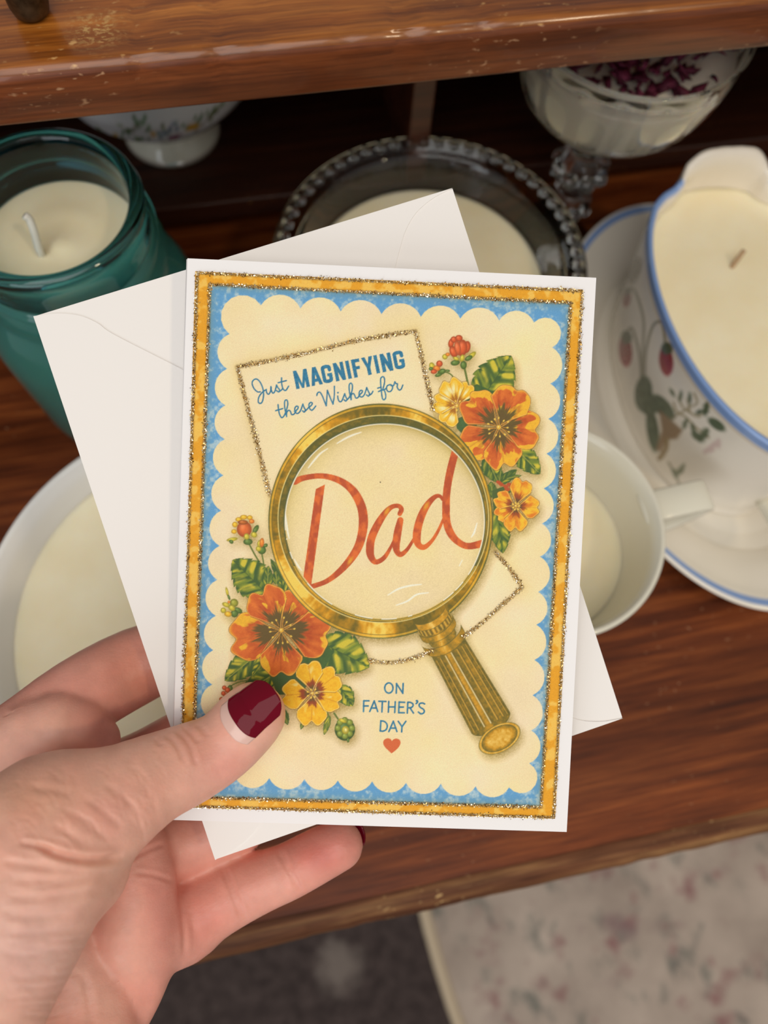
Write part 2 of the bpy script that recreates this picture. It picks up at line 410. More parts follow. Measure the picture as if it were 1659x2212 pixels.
# teal mason jar
jx, jy = -0.0722, 0.2090
jar = vessel('jar_candle', jx, jy, 0, 'teal glass screw-top jar holding a cream candle, at the left edge', 'candle')
outer = [(0, 0.0), (0.034, 0.0), (0.040, 0.002), (0.0435, 0.008), (0.0445, 0.02), (0.0445, 0.068), (0.0435, 0.078), (0.040, 0.087), (0.0365, 0.0925), (0.0352, 0.0955), (0.0352, 0.0985), (0.0372, 0.1), (0.0376, 0.102), (0.0372, 0.1042), (0.0350, 0.1062), (0.0346, 0.1085), (0.0350, 0.1105), (0.0366, 0.1122), (0.0366, 0.1138), (0.0350, 0.1158), (0.0344, 0.119), (0.0343, 0.1225), (0.0352, 0.1245), (0.0356, 0.127), (0.0350, 0.1292), (0.0335, 0.1302)]
inner = [(0.0315, 0.1302), (0.0302, 0.1290), (0.0298, 0.126), (0.0298, 0.100), (0.0315, 0.094), (0.036, 0.086), (0.0395, 0.077), (0.0405, 0.068), (0.0405, 0.012), (0.037, 0.006), (0, 0.005)]
def thread(a, r, z):
    if 0.104 < z < 0.121 and r > 0.0343:      # helical screw thread
        zz = 0.1125 + 0.0028 * math.sin(a); return 0.0346 + 0.0022 * math.exp(-((z - zz) / 0.0016) ** 2)
    return r
fine = []
for a, b in zip(outer[:-1], outer[1:]):
    k = 4 if 0.104 < a[1] < 0.119 else 1
    for t in range(k): fine.append((a[0] + (b[0] - a[0]) * t / k, a[1] + (b[1] - a[1]) * t / k))
fine.append(outer[-1])
link('jar_glass', *lathe(fine + inner, 128, rfun=thread), teal, jar)
waxdisc(0.0302, 0.0055, 0.1085, jar, 0.0015, prof=[(0, 0.0045), (0.0372, 0.0055), (0.0409, 0.012), (0.0409, 0.068), (0.0399, 0.0772), (0.0364, 0.0863), (0.0319, 0.0943), (0.0302, 0.1003)])
def px_on(px, py, z, o): p = onz(px, py, z); return (p[0] - o[0], p[1] - o[1])
a = px_on(88, 548, 0.1085, (jx, jy)); b = px_on(60, 470, 0.1225, (jx, jy))
wp = [(a[0], a[1], 0.106), (a[0] + .0003, a[1], 0.111), (a[0] * .5 + b[0] * .5 + .0006, (a[1] + b[1]) / 2, 0.117), (b[0] + .0002, b[1], 0.1215), (b[0] - 0.0008, b[1] + .0004, 0.1232)]
wv = tube(smooth_curve(wp, 6), [0.0014 + 0.0001 * (i % 2) for i in range(25)], 10)
o_ = link('wick', *wv, wick_m, jar); o_['label'] = 'white upright cotton wick'

# big white dish candle, front left
dx_, dy_ = -0.046, 0.0735
dish = vessel('dish_candle', dx_, dy_, 0, 'wide round white dish of cream wax behind the hand, front left', 'candle')
rd = 0.089
link('dish_body', *lathe([(0, 0.0), (0.058, 0.0), (0.060, 0.003), (0.070, 0.008), (0.081, 0.018), (0.086, 0.030), (rd - 0.0008, 0.042), (rd, 0.0452), (rd - 0.0012, 0.0470), (rd - 0.0035, 0.0465), (0.0825, 0.038), (0.0790, 0.030), (0.0755, 0.020), (0.064, 0.011), (0.05, 0.007), (0, 0.006)], 160), china, dish)
waxdisc(0.0790, 0.0065, 0.031, dish, 0.001, prof=[(0, 0.0065), (0.05, 0.0075), (0.0638, 0.0115), (0.0752, 0.0205)])
link('wick', *tube([(0.0, 0.0, 0.028), (0.0005, 0.001, 0.034), (0.002, 0.002, 0.038)], 0.0013, 10), wick_m, dish)

# beaded clear glass bowl
bx, by = 0.080, 0.221
bowl = vessel('glass_bowl_candle', bx, by, 0, 'round clear glass bowl candle with a beaded rim, behind the envelope', 'candle')
go = [(0, 0.0), (0.040, 0.0), (0.042, 0.003), (0.050, 0.012), (0.058, 0.026), (0.0635, 0.042), (0.0655, 0.051), (0.0665, 0.0528), (0.0742, 0.0532), (0.0752, 0.0545), (0.0748, 0.0558), (0.0735, 0.0560), (0.0668, 0.0556), (0.0640, 0.0552), (0.0626, 0.0535), (0.0605, 0.044), (0.0552, 0.0275), (0.0475, 0.0145), (0.039, 0.0065), (0, 0.006)]
link('bowl_glass', *lathe(go, 144), clear, bowl)
waxdisc(0.0588, 0.0055, 0.0365, bowl, 0.001, prof=[(0, 0.0055), (0.0392, 0.006), (0.0479, 0.0142), (0.0556, 0.0273)])
link('wick', *tube([(-0.004, -0.006, 0.034), (-0.004, -0.005, 0.040), (-0.003, -0.003, 0.044)], 0.0013, 10), wick_m, bowl)
nb = 58; bv, bf = None, None
bm = bmesh.new(); bmesh.ops.create_uvsphere(bm, u_segments=20, v_segments=14, radius=0.0028)
for q in bm.faces: q.smooth = True
bead_me = bpy.data.meshes.new('bead'); bm.to_mesh(bead_me); bm.free(); bead_me.materials.append(clear)
for i in range(nb):
    a = 2 * PI * i / nb
    o_ = bpy.data.objects.new('bead', bead_me); COL.objects.link(o_); o_.parent = bowl
    o_.location = (0.0703 * math.cos(a), 0.0703 * math.sin(a), 0.0564); o_.scale = (1, 1, 1.15)

# white cup with a squared handle
ux, uy = 0.1002, 0.0806
cup = vessel('cup_candle', ux, uy, 0, 'plain white handled cup candle beside the saucer, right of the card', 'candle')
rc_ = 0.0472
cb = link('cup_body', *lathe([(0, 0.0), (0.026, 0.0), (0.0265, 0.002), (0.034, 0.007), (0.0405, 0.018), (0.0445, 0.034), (0.0466, 0.05), (rc_, 0.0590), (rc_ - 0.0007, 0.0602), (rc_ - 0.0022, 0.0600), (0.0438, 0.050), (0.0418, 0.034), (0.0378, 0.019), (0.031, 0.010), (0.024, 0.006), (0, 0.005)], 128), china2, cup)
waxdisc(0.0398, 0.0055, 0.0275, cup, 0.0008, prof=[(0, 0.0055), (0.024, 0.0065), (0.0308, 0.0105), (0.0376, 0.0193)])
hd = onz(1525, 1068, 0.052) - np.array([ux, uy, 0]); ha = math.atan2(hd[1], hd[0]); hl = math.hypot(hd[0], hd[1])
path = [(0.0435, 0.050), (0.052, 0.0518), (hl - 0.004, 0.0520), (hl + 0.0005, 0.0500), (hl - 0.001, 0.0455), (hl - 0.008, 0.034), (0.052, 0.024), (0.040, 0.019)]
path = smooth_curve(path, 6); hw, ht = 0.0068, 0.0021
V, Fc = [], []
for i, (r_, z_) in enumerate(path):
    t = path[min(i + 1, len(path) - 1)] - path[max(i - 1, 0)]; t /= np.linalg.norm(t); nn = np.array([-t[1], t[0]])
    for (s, q) in ((-1, .7), (-.86, 1), (.86, 1), (1, .7), (1, -.7), (.86, -1), (-.86, -1), (-1, -.7)):
        r2, z2 = r_ + nn[0] * q * ht, z_ + nn[1] * q * ht
        V.append((math.cos(ha) * r2 - math.sin(ha) * s * hw, math.sin(ha) * r2 + math.cos(ha) * s * hw, z2))
for i in range(len(path) - 1):
    for j in range(8): Fc.append((i * 8 + j, i * 8 + (j + 1) % 8, (i + 1) * 8 + (j + 1) % 8, (i + 1) * 8 + j))
Fc += [tuple(range(8))[::-1], tuple((len(path) - 1) * 8 + j for j in range(8))]
h_ = link('handle', V, Fc, china2, cup); fix_normals(h_)

# oval saucer under the sauceboat
sx, sy = 0.2165, 0.1495
blue = (128, 158, 208)
pat = vcol(new_mat('glazed_pattern_china', (222, 216, 200), 0.16, coat=0.35), 0.0)
sau = vessel('saucer', sx, sy, 0, 'oval white saucer with a blue rim under the sauceboat', 'saucer')
AX, AY = 0.0755, 0.1175
prof = [(0, 0.0), (0.52, 0.0), (0.55, 0.0025), (0.80, 0.0095), (0.97, 0.0165), (0.995, 0.0178), (1.0, 0.0188), (0.99, 0.0196), (0.965, 0.0189), (0.93, 0.0175), (0.90, 0.0162), (0.80, 0.0125), (0.735, 0.0088), (0.70, 0.0058), (0.685, 0.0056), (0.67, 0.0050), (0, 0.0050)]
pr = smooth_curve(prof, 4); V, Fc = lathe([(max(p[0], 0) if i not in (0, len(pr) - 1) else 0, p[1]) for i, p in enumerate(pr)], 160, AX, AY)
V = np.array(V); rr_ = np.hypot(V[:, 0] / AX, V[:, 1] / AY)
cols = np.tile(lin((234, 227, 212)), (len(V), 1)); k = sstep(0.948, 0.956, rr_) * (1 - sstep(0.978, 0.988, rr_)) * (V[:, 2] > 0.0165)
cols = cols * (1 - k[:, None]) + lin(blue) * k[:, None]
link('saucer_body', V, Fc, pat, sau, colors=cols)

# sauceboat with strawberries
gx, gy = 0.215, 0.160
boat = vessel('sauceboat_candle', gx, gy, 0.0052, 'white strawberry-painted sauceboat with blue rim holding cream wax', 'candle')
def boat_r(t, h):
    """outline radius at angle t and height fraction h (0 foot .. 1 rim)"""
    c, s = math.cos(t), math.sin(t)
    ax, ayb, ayf = 0.049, 0.080, 0.081
    base = 1.0 / math.sqrt((c / ax) ** 2 + (s / (ayb if s > 0 else ayf)) ** 2)
    d = abs(((math.degrees(t) - 88 + 180) % 360) - 180)
    k = h ** 2.0
    q = float(np.interp(d, [0, 6, 11, 15.5, 18.5, 22, 27, 34, 45], [.885, .895, .925, .94, .905, .915, .955, .99, 1.0]))
    base *= 1 + (q - 1) * k
    f0 = 0.83 + 0.09 * max(0.0, -s); fl = f0 + (1 - f0) * (h ** 0.8)
    return base * fl
def boat_z(t, h):
    d = abs(((math.degrees(t) - 88 + 180) % 360) - 180)
    top = 0.0755 + 0.013 * math.exp(-(d / 17) ** 4)
    return top * h
nt, nh = 420, 120
ths = np.linspace(0, 2 * PI, nt, endpoint=False); V, Fc = [], []
hs = [0.0] + list(np.linspace(0.0, 1.0, nh))
rows = []
def foot(h): return 0.020 * math.exp(-((h - 0.02) / 0.03) ** 2)
for h in np.linspace(0, 1, nh):
    row = []
    for t in ths:
        r_ = boat_r(t, h) * (1 + foot(h)); row.append(len(V)); V.append((r_ * math.cos(t), r_ * math.sin(t), boat_z(t, h)))
    rows.append(row)
for h, kk in ((1.008, 0.985), (1.002, 0.962), (0.97, 0.945), (0.92, 0.935), (0.86, 0.925), (0.75, 0.91), (0.5, 0.88), (0.2, 0.8)):
    row = []
    for t in ths:
        hh = min(h, 1.0); r_ = boat_r(t, hh) * kk if h > 0.9 else boat_r(t, hh) - 0.0035
        row.append(len(V)); V.append((r_ * math.cos(t), r_ * math.sin(t), boat_z(t, h)))
    rows.append(row)
for a_, b_ in zip(rows[:-1], rows[1:]):
    for i in range(nt): j = (i + 1) % nt; Fc.append((a_[i], a_[j], b_[j], b_[i]))
c0 = len(V); V.append((0, 0, 0.0)); c1 = len(V); V.append((0, 0, 0.012))
top_faces = []
for i in range(nt):
    j = (i + 1) % nt; Fc.append((c0, rows[0][j], rows[0][i], c0)[:3]); Fc.append((rows[-1][i], rows[-1][j], c1))
V = np.array(V); wv_ = V + np.array([gx, gy, DESK + 0.0052])
PXs, PYs, _ = project(wv_)
# the painted decoration lives on the outside wall only
outside = np.zeros(len(V), bool); outside[:nt * nh] = True
pt_ = Painter(np.where(outside, PXs, -9999), np.where(outside, PYs, -9999), (234, 226, 212))
leafc, stemc, red = (76, 90, 62), (108, 104, 78), (142, 24, 32)
def berry(c, rx, ry, ang):
    pt_.blob(c, rx, ry, ang, lambda u, v, q: np.array(red)[None, :] + (vnoise(u * 6 + 9, v * 6 + 9, 3) * 22 - 10)[:, None] + np.clip(v, 0, 1)[:, None] * 18, soft=3)
    pt_.blob((c[0] + 2, c[1] - ry * 0.85), rx * 0.85, ry * 0.42, ang, leafc, soft=4)
pt_.stroke([(1385, 840), (1388, 760), (1390, 690), (1372, 630), (1358, 625), (1352, 640)], 5, stemc, soft=4, op=.7)
pt_.stroke([(1386, 830), (1382, 770), (1370, 720), (1362, 708), (1355, 720)], 5, stemc, soft=4, op=.7)
pt_.stroke([(1392, 830), (1395, 760), (1410, 705), (1428, 695), (1434, 715), (1437, 745)], 5, stemc, soft=4, op=.8)
berry((1351, 758), 14, 34, -4); berry((1439, 780), 15, 32, -6); berry((1354, 645), 8, 18, 8)
pt_.blob((1372, 585), 12, 30, 20, (120, 108, 84), soft=6, op=.8)
for (c, rx, ry, a_) in (((1390, 850), 19, 38, 4), ((1432, 880), 16, 34, -40), ((1410, 930), 13, 46, -8), ((1398, 870), 20, 30, -25)): pt_.blob(c, rx, ry, a_, lambda u, v, q: np.array(leafc)[None, :] + (vnoise(u * 4, v * 4 + 5, 8) * 26 - 8)[:, None], soft=4)
pt_.poly([(1424, 885), (1475, 930), (1462, 948), (1440, 950), (1428, 975), (1416, 972), (1430, 930)], (148, 120, 88), soft=5)
pt_.stroke([(1440, 950), (1438, 970), (1425, 990)], 10, (150, 126, 84), soft=4)
for q in ([(1450, 905), (1480, 885), (1505, 870), (1500, 850)], [(1480, 885), (1510, 900), (1530, 880)], [(1455, 870), (1462, 890), (1480, 900), (1505, 925), (1530, 945)], [(1465, 860), (1475, 880)], [(1485, 862), (1490, 890)]): pt_.stroke(q, 4, (140, 124, 84), soft=3, op=.8)
for (c, rx, ry, a_) in (((1525, 883), 7, 16, 10), ((1548, 917), 10, 22, -55), ((1520, 940), 9, 18, 30), ((1505, 942), 8, 14, -50), ((1452, 848), 4, 10, -30), ((1470, 856), 4, 12, 10), ((1490, 860), 4, 12, 0), ((1510, 890), 5, 9, 70), ((1480, 915), 5, 12, 20), ((1497, 925), 5, 12, -15)): pt_.blob(c, rx, ry, a_, leafc, soft=3, op=.9)
for (c, rx, ry, a_) in (((1540, 965), 6, 14, 25), ((1528, 972), 5, 12, 50), ((1552, 958), 5, 12, 0)): pt_.blob(c, rx, ry, a_, (205, 178, 172), soft=3, op=.8)
pt_.stroke([(1445, 1000), (1470, 1050)], 4, stemc, soft=3, op=.7)
for (c, rx, ry, a_) in (((1466, 1020), 6, 14, 40), ((1458, 1022), 5, 12, -30), ((1474, 1012), 4, 12, 20)): pt_.blob(c, rx, ry, a_, (110, 118, 88), soft=3, op=.9)
cl = lin(pt_.C)
hfrac = np.zeros(len(V)); hfrac[:nt * nh] = np.repeat(np.linspace(0, 1, nh), nt)
tdeg = np.degrees(np.arctan2(V[:, 1], V[:, 0])); dsp = np.abs((tdeg - 88 + 180) % 360 - 180)
kb = sstep(0.935, 0.945, hfrac) * (dsp > 19); kb[nt * nh: nt * (nh + 2)] = 1.0 * (dsp[nt * nh: nt * (nh + 2)] > 19)
cl = cl * (1 - kb[:, None]) + lin(blue) * kb[:, None]
kt = sstep(0.915, 0.922, hfrac) * (1 - sstep(0.928, 0.935, hfrac)) * (dsp > 19)
cl = cl * (1 - 0.6 * kt[:, None]) + lin((170, 140, 90)) * 0.6 * kt[:, None]
g_ = link('boat_body', V, Fc, pat, boat, colors=cl); fix_normals(g_)
# wax surface inside
V, Fc = [], []; rr2 = [0.0, 0.1, 0.3, 0.6, 0.85, 0.97, 1.0]
zw = 0.0655; hwx = zw / 0.0755
V.append((0, 0, zw))
for k in rr2[1:]:
    for t in ths[::3]:
        r_ = (boat_r(t, hwx) - 0.0032) * k; V.append((r_ * math.cos(t), r_ * math.sin(t), zw + (0.0006 if k == 1.0 else 0)))
n3 = len(ths[::3])
for i in range(n3): Fc.append((0, 1 + i, 1 + (i + 1) % n3))
for q in range(len(rr2) - 2):
    for i in range(n3): j = (i + 1) % n3; a_ = 1 + q * n3; b_ = a_ + n3; Fc.append((a_ + i, b_ + i, b_ + j, a_ + j))
base_i = 1 + (len(rr2) - 2) * n3; st = len(V)
for t in ths[::3]: r_ = boat_r(t, 0.5) - 0.004; V.append((r_ * math.cos(t), r_ * math.sin(t), 0.037))
for i in range(n3): j = (i + 1) % n3; Fc.append((base_i + i, st + i, st + j, base_i + j))
Fc.append(tuple(st + i for i in range(n3))[::-1])
link('wax', V, Fc, wax_m, boat)
a = px_on(1580, 578, zw + .0052, (gx, gy)); b = px_on(1608, 540, zw + 0.0125, (gx, gy))
link('wick', *tube(smooth_curve([(a[0], a[1], zw - .001), ((a[0] + b[0]) / 2, (a[1] + b[1]) / 2, zw + .0035), (b[0], b[1], zw + 0.0072)], 5), 0.0011, 10), new_mat('waxed_wick', (176, 146, 112), 0.6), boat)
# loop handle at the end facing the viewer
hp = smooth_curve([(0, -0.0775, 0.060), (0, -0.092, 0.066), (0, -0.106, 0.060), (0, -0.108, 0.045), (0, -0.096, 0.030), (0, -0.0765, 0.023)], 6)
link('handle', *tube(hp, 0.0042, 12, 1.4), china2, boat)

# footed floral bowl on the raised shelf floor
fx, fy, fz = -0.0345, 0.3435, 0.030
fb = vessel('footed_bowl', fx, fy, fz, 'white footed china bowl with a painted floral band, standing in the left cubbyhole', 'bowl')
pf = [(0, 0.0005), (0.0225, 0.0), (0.0252, 0.0008), (0.0256, 0.0022), (0.0242, 0.0036), (0.0215, 0.008), (0.0185, 0.0150), (0.0180, 0.0185), (0.026, 0.0215), (0.038, 0.0285), (0.047, 0.039), (0.0535, 0.053), (0.0575, 0.070), (0.060, 0.086), (0.0603, 0.0885), (0.059, 0.0885), (0.0560, 0.070), (0.052, 0.0535), (0.0455, 0.0405), (0.036, 0.0305), (0.02, 0.0245), (0, 0.023)]
pfs = []
for a_, b_ in zip(pf[:-1], pf[1:]):
    for t in range(5): pfs.append((a_[0] + (b_[0] - a_[0]) * t / 5, a_[1] + (b_[1] - a_[1]) * t / 5))
pfs.append(pf[-1])
pfs = [(0.0 if i in (0, len(pfs) - 1) else max(p[0], 1e-4), p[1]) for i, p in enumerate(pfs)]
V, Fc = lathe(pfs, 220); V = np.array(V); X_, Y_, _ = project(V + np.array([fx, fy, DESK + fz]))
rad = np.hypot(V[:, 0], V[:, 1]); low = V[:, 2] < 0.0195
front = (V[:, 1] < 0.012) & (V[:, 2] > 0.019)
p2 = Painter(np.where(front, X_, -9999), np.where(front, Y_, -9999), (236, 238, 240))
p2.stroke([(150, 268), (200, 300), (265, 312), (330, 313), (390, 303), (440, 285), (480, 258), (520, 220)], 9, (112, 104, 102), soft=5, op=.7)
gr, yl, bl_, pk = (104, 132, 92), (222, 170, 62), (120, 142, 164), (150, 92, 120)
rnd = random.Random(3)
for (cx_, cy_, n_, sp_, cc) in ((278, 278, 9, 16, gr), (298, 268, 8, 14, gr), (318, 280, 6, 10, gr), (270, 298, 6, 16, gr), (305, 300, 6, 14, gr), (347, 277, 5, 8, gr), (352, 290, 7, 12, bl_), (375, 276, 6, 9, bl_), (365, 287, 6, 10, bl_), (430, 258, 7, 12, gr), (448, 250, 8, 12, gr), (465, 240, 7, 10, gr), (478, 225, 6, 8, gr), (402, 275, 4, 8, gr), (205, 285, 6, 14, gr), (235, 295, 5, 12, gr)):
    for _ in range(n_):
        p2.blob((cx_ + rnd.gauss(0, sp_ * .6), cy_ + rnd.gauss(0, sp_ * .45)), rnd.uniform(3, 5.5), rnd.uniform(2, 3.2), rnd.uniform(0, 180), tuple(v + rnd.uniform(-14, 14) for v in cc), soft=2)
for (c, r_) in (((331, 291), 6), ((414, 274), 9), ((422, 271), 7), ((408, 279), 6), ((250, 293), 5)): p2.blob(c, r_, r_ * .8, 10, yl, soft=2.5)
for (c, r_) in (((378, 297), 7), ((388, 294), 5), ((368, 300), 6)): p2.blob(c, r_, r_ * .7, 10, pk, soft=2.5)
for q in ([(285, 300), (290, 280), (300, 265)], [(420, 285), (445, 262), (470, 240), (480, 220)]): p2.stroke(q, 2.5, (120, 106, 84), soft=2, op=.8)
cl = lin(p2.C); cl[low] = lin((228, 224, 206))
kg = np.exp(-((V[:, 2] - 0.0021) / 0.0010) ** 2) * (rad > 0.0235); cl = cl * (1 - .75 * kg[:, None]) + lin((112, 84, 74)) * .75 * kg[:, None]
link('bowl_body', V, Fc, pat, fb, colors=cl)

# pressed-glass compote with petals on its wax
kx, ky = 0.1660, 0.2625
comp = vessel('compote_candle', kx, ky, 0, 'stemmed pressed-glass compote candle topped with dark red petals, under the shelf at right', 'candle')
def flute(a, r, z): return r * (1 + (0.022 * abs(math.sin(8 * a)) if 0.1 < z < 0.127 and r > 0.03 else 0))
zc = lambda p: (p[0] * (1 if p[1] < .06 else .95), p[1] * 1.33 if p[1] < .06 else 0.1385 - (0.1375 - p[1]) * .75)
link('compote_glass', *lathe([zc(p_) for p_ in [(0, 0.0), (0.023, 0.0), (0.0238, 0.0012), (0.022, 0.0028), (0.012, 0.0055), (0.007, 0.010), (0.0055, 0.016), (0.0075, 0.0215), (0.0105, 0.0255), (0.0075, 0.0295), (0.0062, 0.033), (0.0095, 0.038), (0.0122, 0.043), (0.009, 0.048), (0.0065, 0.053), (0.0075, 0.060), (0.012, 0.068), (0.019, 0.073), (0.030, 0.0775), (0.0385, 0.085), (0.0425, 0.093), (0.0452, 0.102), (0.0472, 0.112), (0.0485, 0.122), (0.0500, 0.136), (0.0505, 0.1375), (0.0490, 0.1375), (0.0472, 0.123), (0.0455, 0.110), (0.0432, 0.101), (0.0405, 0.092), (0.036, 0.0855), (0.028, 0.080), (0.015, 0.0765), (0, 0.0755)]], 160, rfun=flute), clear, comp)
link('wax', *lathe([zc(p_) for p_ in [(0, 0.0752), (0.015, 0.0761), (0.0282, 0.0796), (0.0364, 0.0851), (0.0410, 0.0917), (0.0437, 0.1008), (0.0460, 0.110), (0.0473, 0.120), (0.0474, 0.1222), (0.03, 0.1216), (0, 0.1216)]], 96), new_mat('pale_wax', (226, 218, 200), 0.45, sss=0.3, sss_scale=0.005), comp)
for i in range(8):          # glass knops round the stem
    a_ = 2 * PI * i / 8
    for zz, rr3, sz in ((0.034, 0.0098, 0.0038), (0.0572, 0.0112, 0.0043)):
        bm = bmesh.new(); bmesh.ops.create_uvsphere(bm, u_segments=14, v_segments=10, radius=sz); v_ = [(p.co.x + rr3 * math.cos(a_), p.co.y + rr3 * math.sin(a_), p.co.z + zz) for p in bm.verts]; bm.verts.index_update(); f_ = [[p.index for p in q.verts] for q in bm.faces]; bm.free()
        link('knop', v_, f_, clear, comp)
pm = new_mat('dried_petal', (96, 26, 52), 0.7); L(pm, ramp(pm, noise(pm, 120, 2), [(0.3, (70, 16, 36)), (0.7, (130, 44, 76))]), BS(pm).inputs['Base Color'])
parts = []; rnd = random.Random(5)
for i in range(260):
    a_ = rnd.uniform(0, 2 * PI); r_ = 0.041 * math.sqrt(rnd.random()); c_ = Vector((r_ * math.cos(a_), r_ * math.sin(a_), 0.1275 + rnd.uniform(0, 0.004)))
    e1 = Vector((rnd.gauss(0, 1), rnd.gauss(0, 1), rnd.gauss(0, .4))).normalized(); e2 = Vector((rnd.gauss(0, 1), rnd.gauss(0, 1), rnd.gauss(0, .5))).normalized(); e3 = e1.cross(e2).normalized(); s_ = rnd.uniform(0.003, 0.0065)
    vv = [c_ + e1 * s_ * .9, c_ + e2 * s_ * .6 + e3 * .0012, c_ - e1 * s_ * .8, c_ - e2 * s_ * .6 + e3 * .0012, c_ - e3 * 0.0006, c_ + e3 * .0010]
    parts.append((vv, [(0, 1, 4), (1, 2, 4), (2, 3, 4), (3, 0, 4), (1, 0, 5), (2, 1, 5), (3, 2, 5), (0, 3, 5)]))
o_ = link('petals', *join(parts), pm, comp); o_['kind'] = 'stuff'; o_['label'] = 'crumbled dark red dried petals'
# ------------------------------------------------------------------ greeting card and envelope
def sheet_frame(corners, d_tl):
    """Rectangle in space whose corners fall on the four photo pixels (TL TR BR BL): origin TL, unit axes, size in metres."""
    r = [np.array([(x - CX) / F, -(y - CY) / F, 1.0]) for x, y in corners]
    s = np.linalg.solve(np.array([r[0], -r[1], r[2]]).T, r[3]); k = d_tl * 0.001 / s[0]
    P = [EYE + R @ (r[i] * (s[i] if i < 3 else 1.0) * k) for i in range(4)]
    U = P[1] - P[0]; Vv = P[3] - P[0]; wU, hV = np.linalg.norm(U), np.linalg.norm(Vv); U /= wU
    Vv -= U * (U @ Vv); Vv /= np.linalg.norm(Vv); Nn = -np.cross(U, Vv)
    if Nn @ (EYE - P[0]) < 0: Nn = -Nn
    return P[0], U, Vv, Nn, wU, hV
def place(o, Fm, origin):
    """Object frame on the sheet: x to the right, y up the sheet, z towards the viewer."""
    O, U, Vv, Nn, wU, hV = Fm; m = Matrix.Identity(4)
    for i in range(3): m[i][0], m[i][1], m[i][2], m[i][3] = U[i], -Vv[i], Nn[i], origin[i]
    o.matrix_world = m
CARD = sheet_frame([(405, 558), (1288, 600), (1220, 1797), (366, 1771)], 190.0)
ENV = sheet_frame([(72, 683), (978, 405), (1353, 1550), (472, 1855)], 197.0)
O_, U_c, V_c, N_c, cw, ch_ = CARD
card_base = O_ + U_c * cw / 2 + V_c * ch_            # middle of the bottom edge
card = empty('greeting_card', card_base, 'white folded greeting card with a magnifying glass and flower picture, held by the hand', 'card')
place(card, CARD, card_base)
def c_local(u, v, z=0.0):       # metres from the top left corner -> card space
    return (u - cw / 2, ch_ - v, z)
def px_to_sheet(px, py, Fm):
    O, U, Vv, Nn = Fm[:4]; px = np.asarray(px, float); py = np.asarray(py, float)
    d = np.stack([(px - CX) / F, -(py - CY) / F, np.ones_like(px)], -1) @ R.T
    t = ((O - EYE) @ Nn) / (d @ Nn); p = EYE + d * t[..., None] - O
    return p @ U, p @ Vv
paper = new_mat('white_card_stock', (238, 236, 236), 0.62, spec=0.3)
bump(paper, noise(paper, 3500, 2), 0.12, 0.00005)
def slab(u0, u1, v0, v1, z0, z1, lift=0.0, n=14):
    """thin sheet; lift bends the right side towards the viewer (or away when negative)"""
    V = []; 
    for z in (z0, z1):
        for i in range(n + 1):
            u = u0 + (u1 - u0) * i / n
            for v in (v0, v1): V.append((u - cw / 2, ch_ - v, z + lift * ((u - u0) / (u1 - u0))))
    q = 2 * (n + 1); Fc = []
    for i in range(n):
        a = 2 * i; Fc += [(a, a + 2, a + 3, a + 1), (q + a, q + a + 1, q + a + 3, q + a + 2), (a, q + a, q + a + 2, a + 2), (a + 1, a + 3, q + a + 3, q + a + 1)]
    Fc += [(0, 1, q + 1, q), (2 * n, q + 2 * n, q + 2 * n + 1, 2 * n + 1)]
    return V, Fc
f_ = link('front_cover', *slab(0, cw, 0, ch_, -0.00035, 0.0, 0.0), paper, card, smooth=False); fix_normals(f_)
f_ = link('back_cover', *slab(0, cw, 0.0004, ch_ - 0.0004, -0.0009, -0.00055, -0.0007), paper, card, smooth=False); fix_normals(f_)
cyl = tube([c_local(0.0001, 0.0002, -0.0005), c_local(0.0001, ch_ - 0.0002, -0.0005)], 0.0005, 10, up=(0, 0, 1))
link('fold', *cyl, paper, card)

# --- printed picture: a fine mesh whose vertex colours are painted by the functions below
STEP = 0.000155
cr = [px_to_sheet(*p, CARD) for p in ((425, 587), (1260, 626), (1197, 1768), (386, 1742))]
u0 = (cr[0][0] + cr[3][0]) / 2; u1 = (cr[1][0] + cr[2][0]) / 2; v0 = (cr[0][1] + cr[1][1]) / 2; v1 = (cr[2][1] + cr[3][1]) / 2
nu, nv = int((u1 - u0) / STEP), int((v1 - v0) / STEP)
uu, vv = np.meshgrid(np.linspace(u0, u1, nu), np.linspace(v0, v1, nv))
wp_ = CARD[0] + uu[..., None] * U_c + vv[..., None] * V_c
X_, Y_, _ = project(wp_.reshape(-1, 3))
ids = {}
def pid(name, label=None):
    ids[len(ids) + 1] = (name, label); return len(ids)
CREAM = (243, 222, 175)
def cream(x, y, d):
    n = fbm(x / 120, y / 120, 1, 3); g = vnoise(x * .55, y * .55, 5) - .5
    c = np.array(CREAM)[None, :] * (0.955 + 0.075 * n[:, None] + 0.035 * g[:, None]); c[:, 2] *= 0.93 + .13 * fbm(x / 70, y / 70, 4, 2); return c
def bluef(x, y, d=None):
    n = fbm(x / 9, y / 9, 8, 3); k = sstep(.42, .72, n * .72 + .30 * fbm(x / 60, y / 60, 12, 2)) * .8 * (.6 + .7 * vnoise(x / 2.2, y / 2.2, 37)); k = np.clip(k, 0, .85)
    a = np.array((96, 158, 206))[None, :]; b = np.array((186, 208, 214))[None, :]; return a * (1 - k[:, None]) + b * k[:, None]
def goldband(x, y, d=None):
    n = fbm(x / 22, y / 22, 15, 3); k = sstep(.46, .62, n) * .8
    a = np.array((228, 160, 34))[None, :]; b = np.array((244, 198, 96))[None, :]; return (a * (1 - k[:, None]) + b * k[:, None]) * (.97 + .06 * vnoise(x * .6, y * .6, 2)[:, None])
OUT = [(427, 590), (1258, 629), (1195, 1765), (388, 1740)]; INN = [(454, 615), (1232, 655), (1168, 1742), (415, 1721)]
top = [(564, 660), (649, 667), (736, 673), (824, 679), (909, 685), (994, 689), (1078, 693), (1153, 697)]
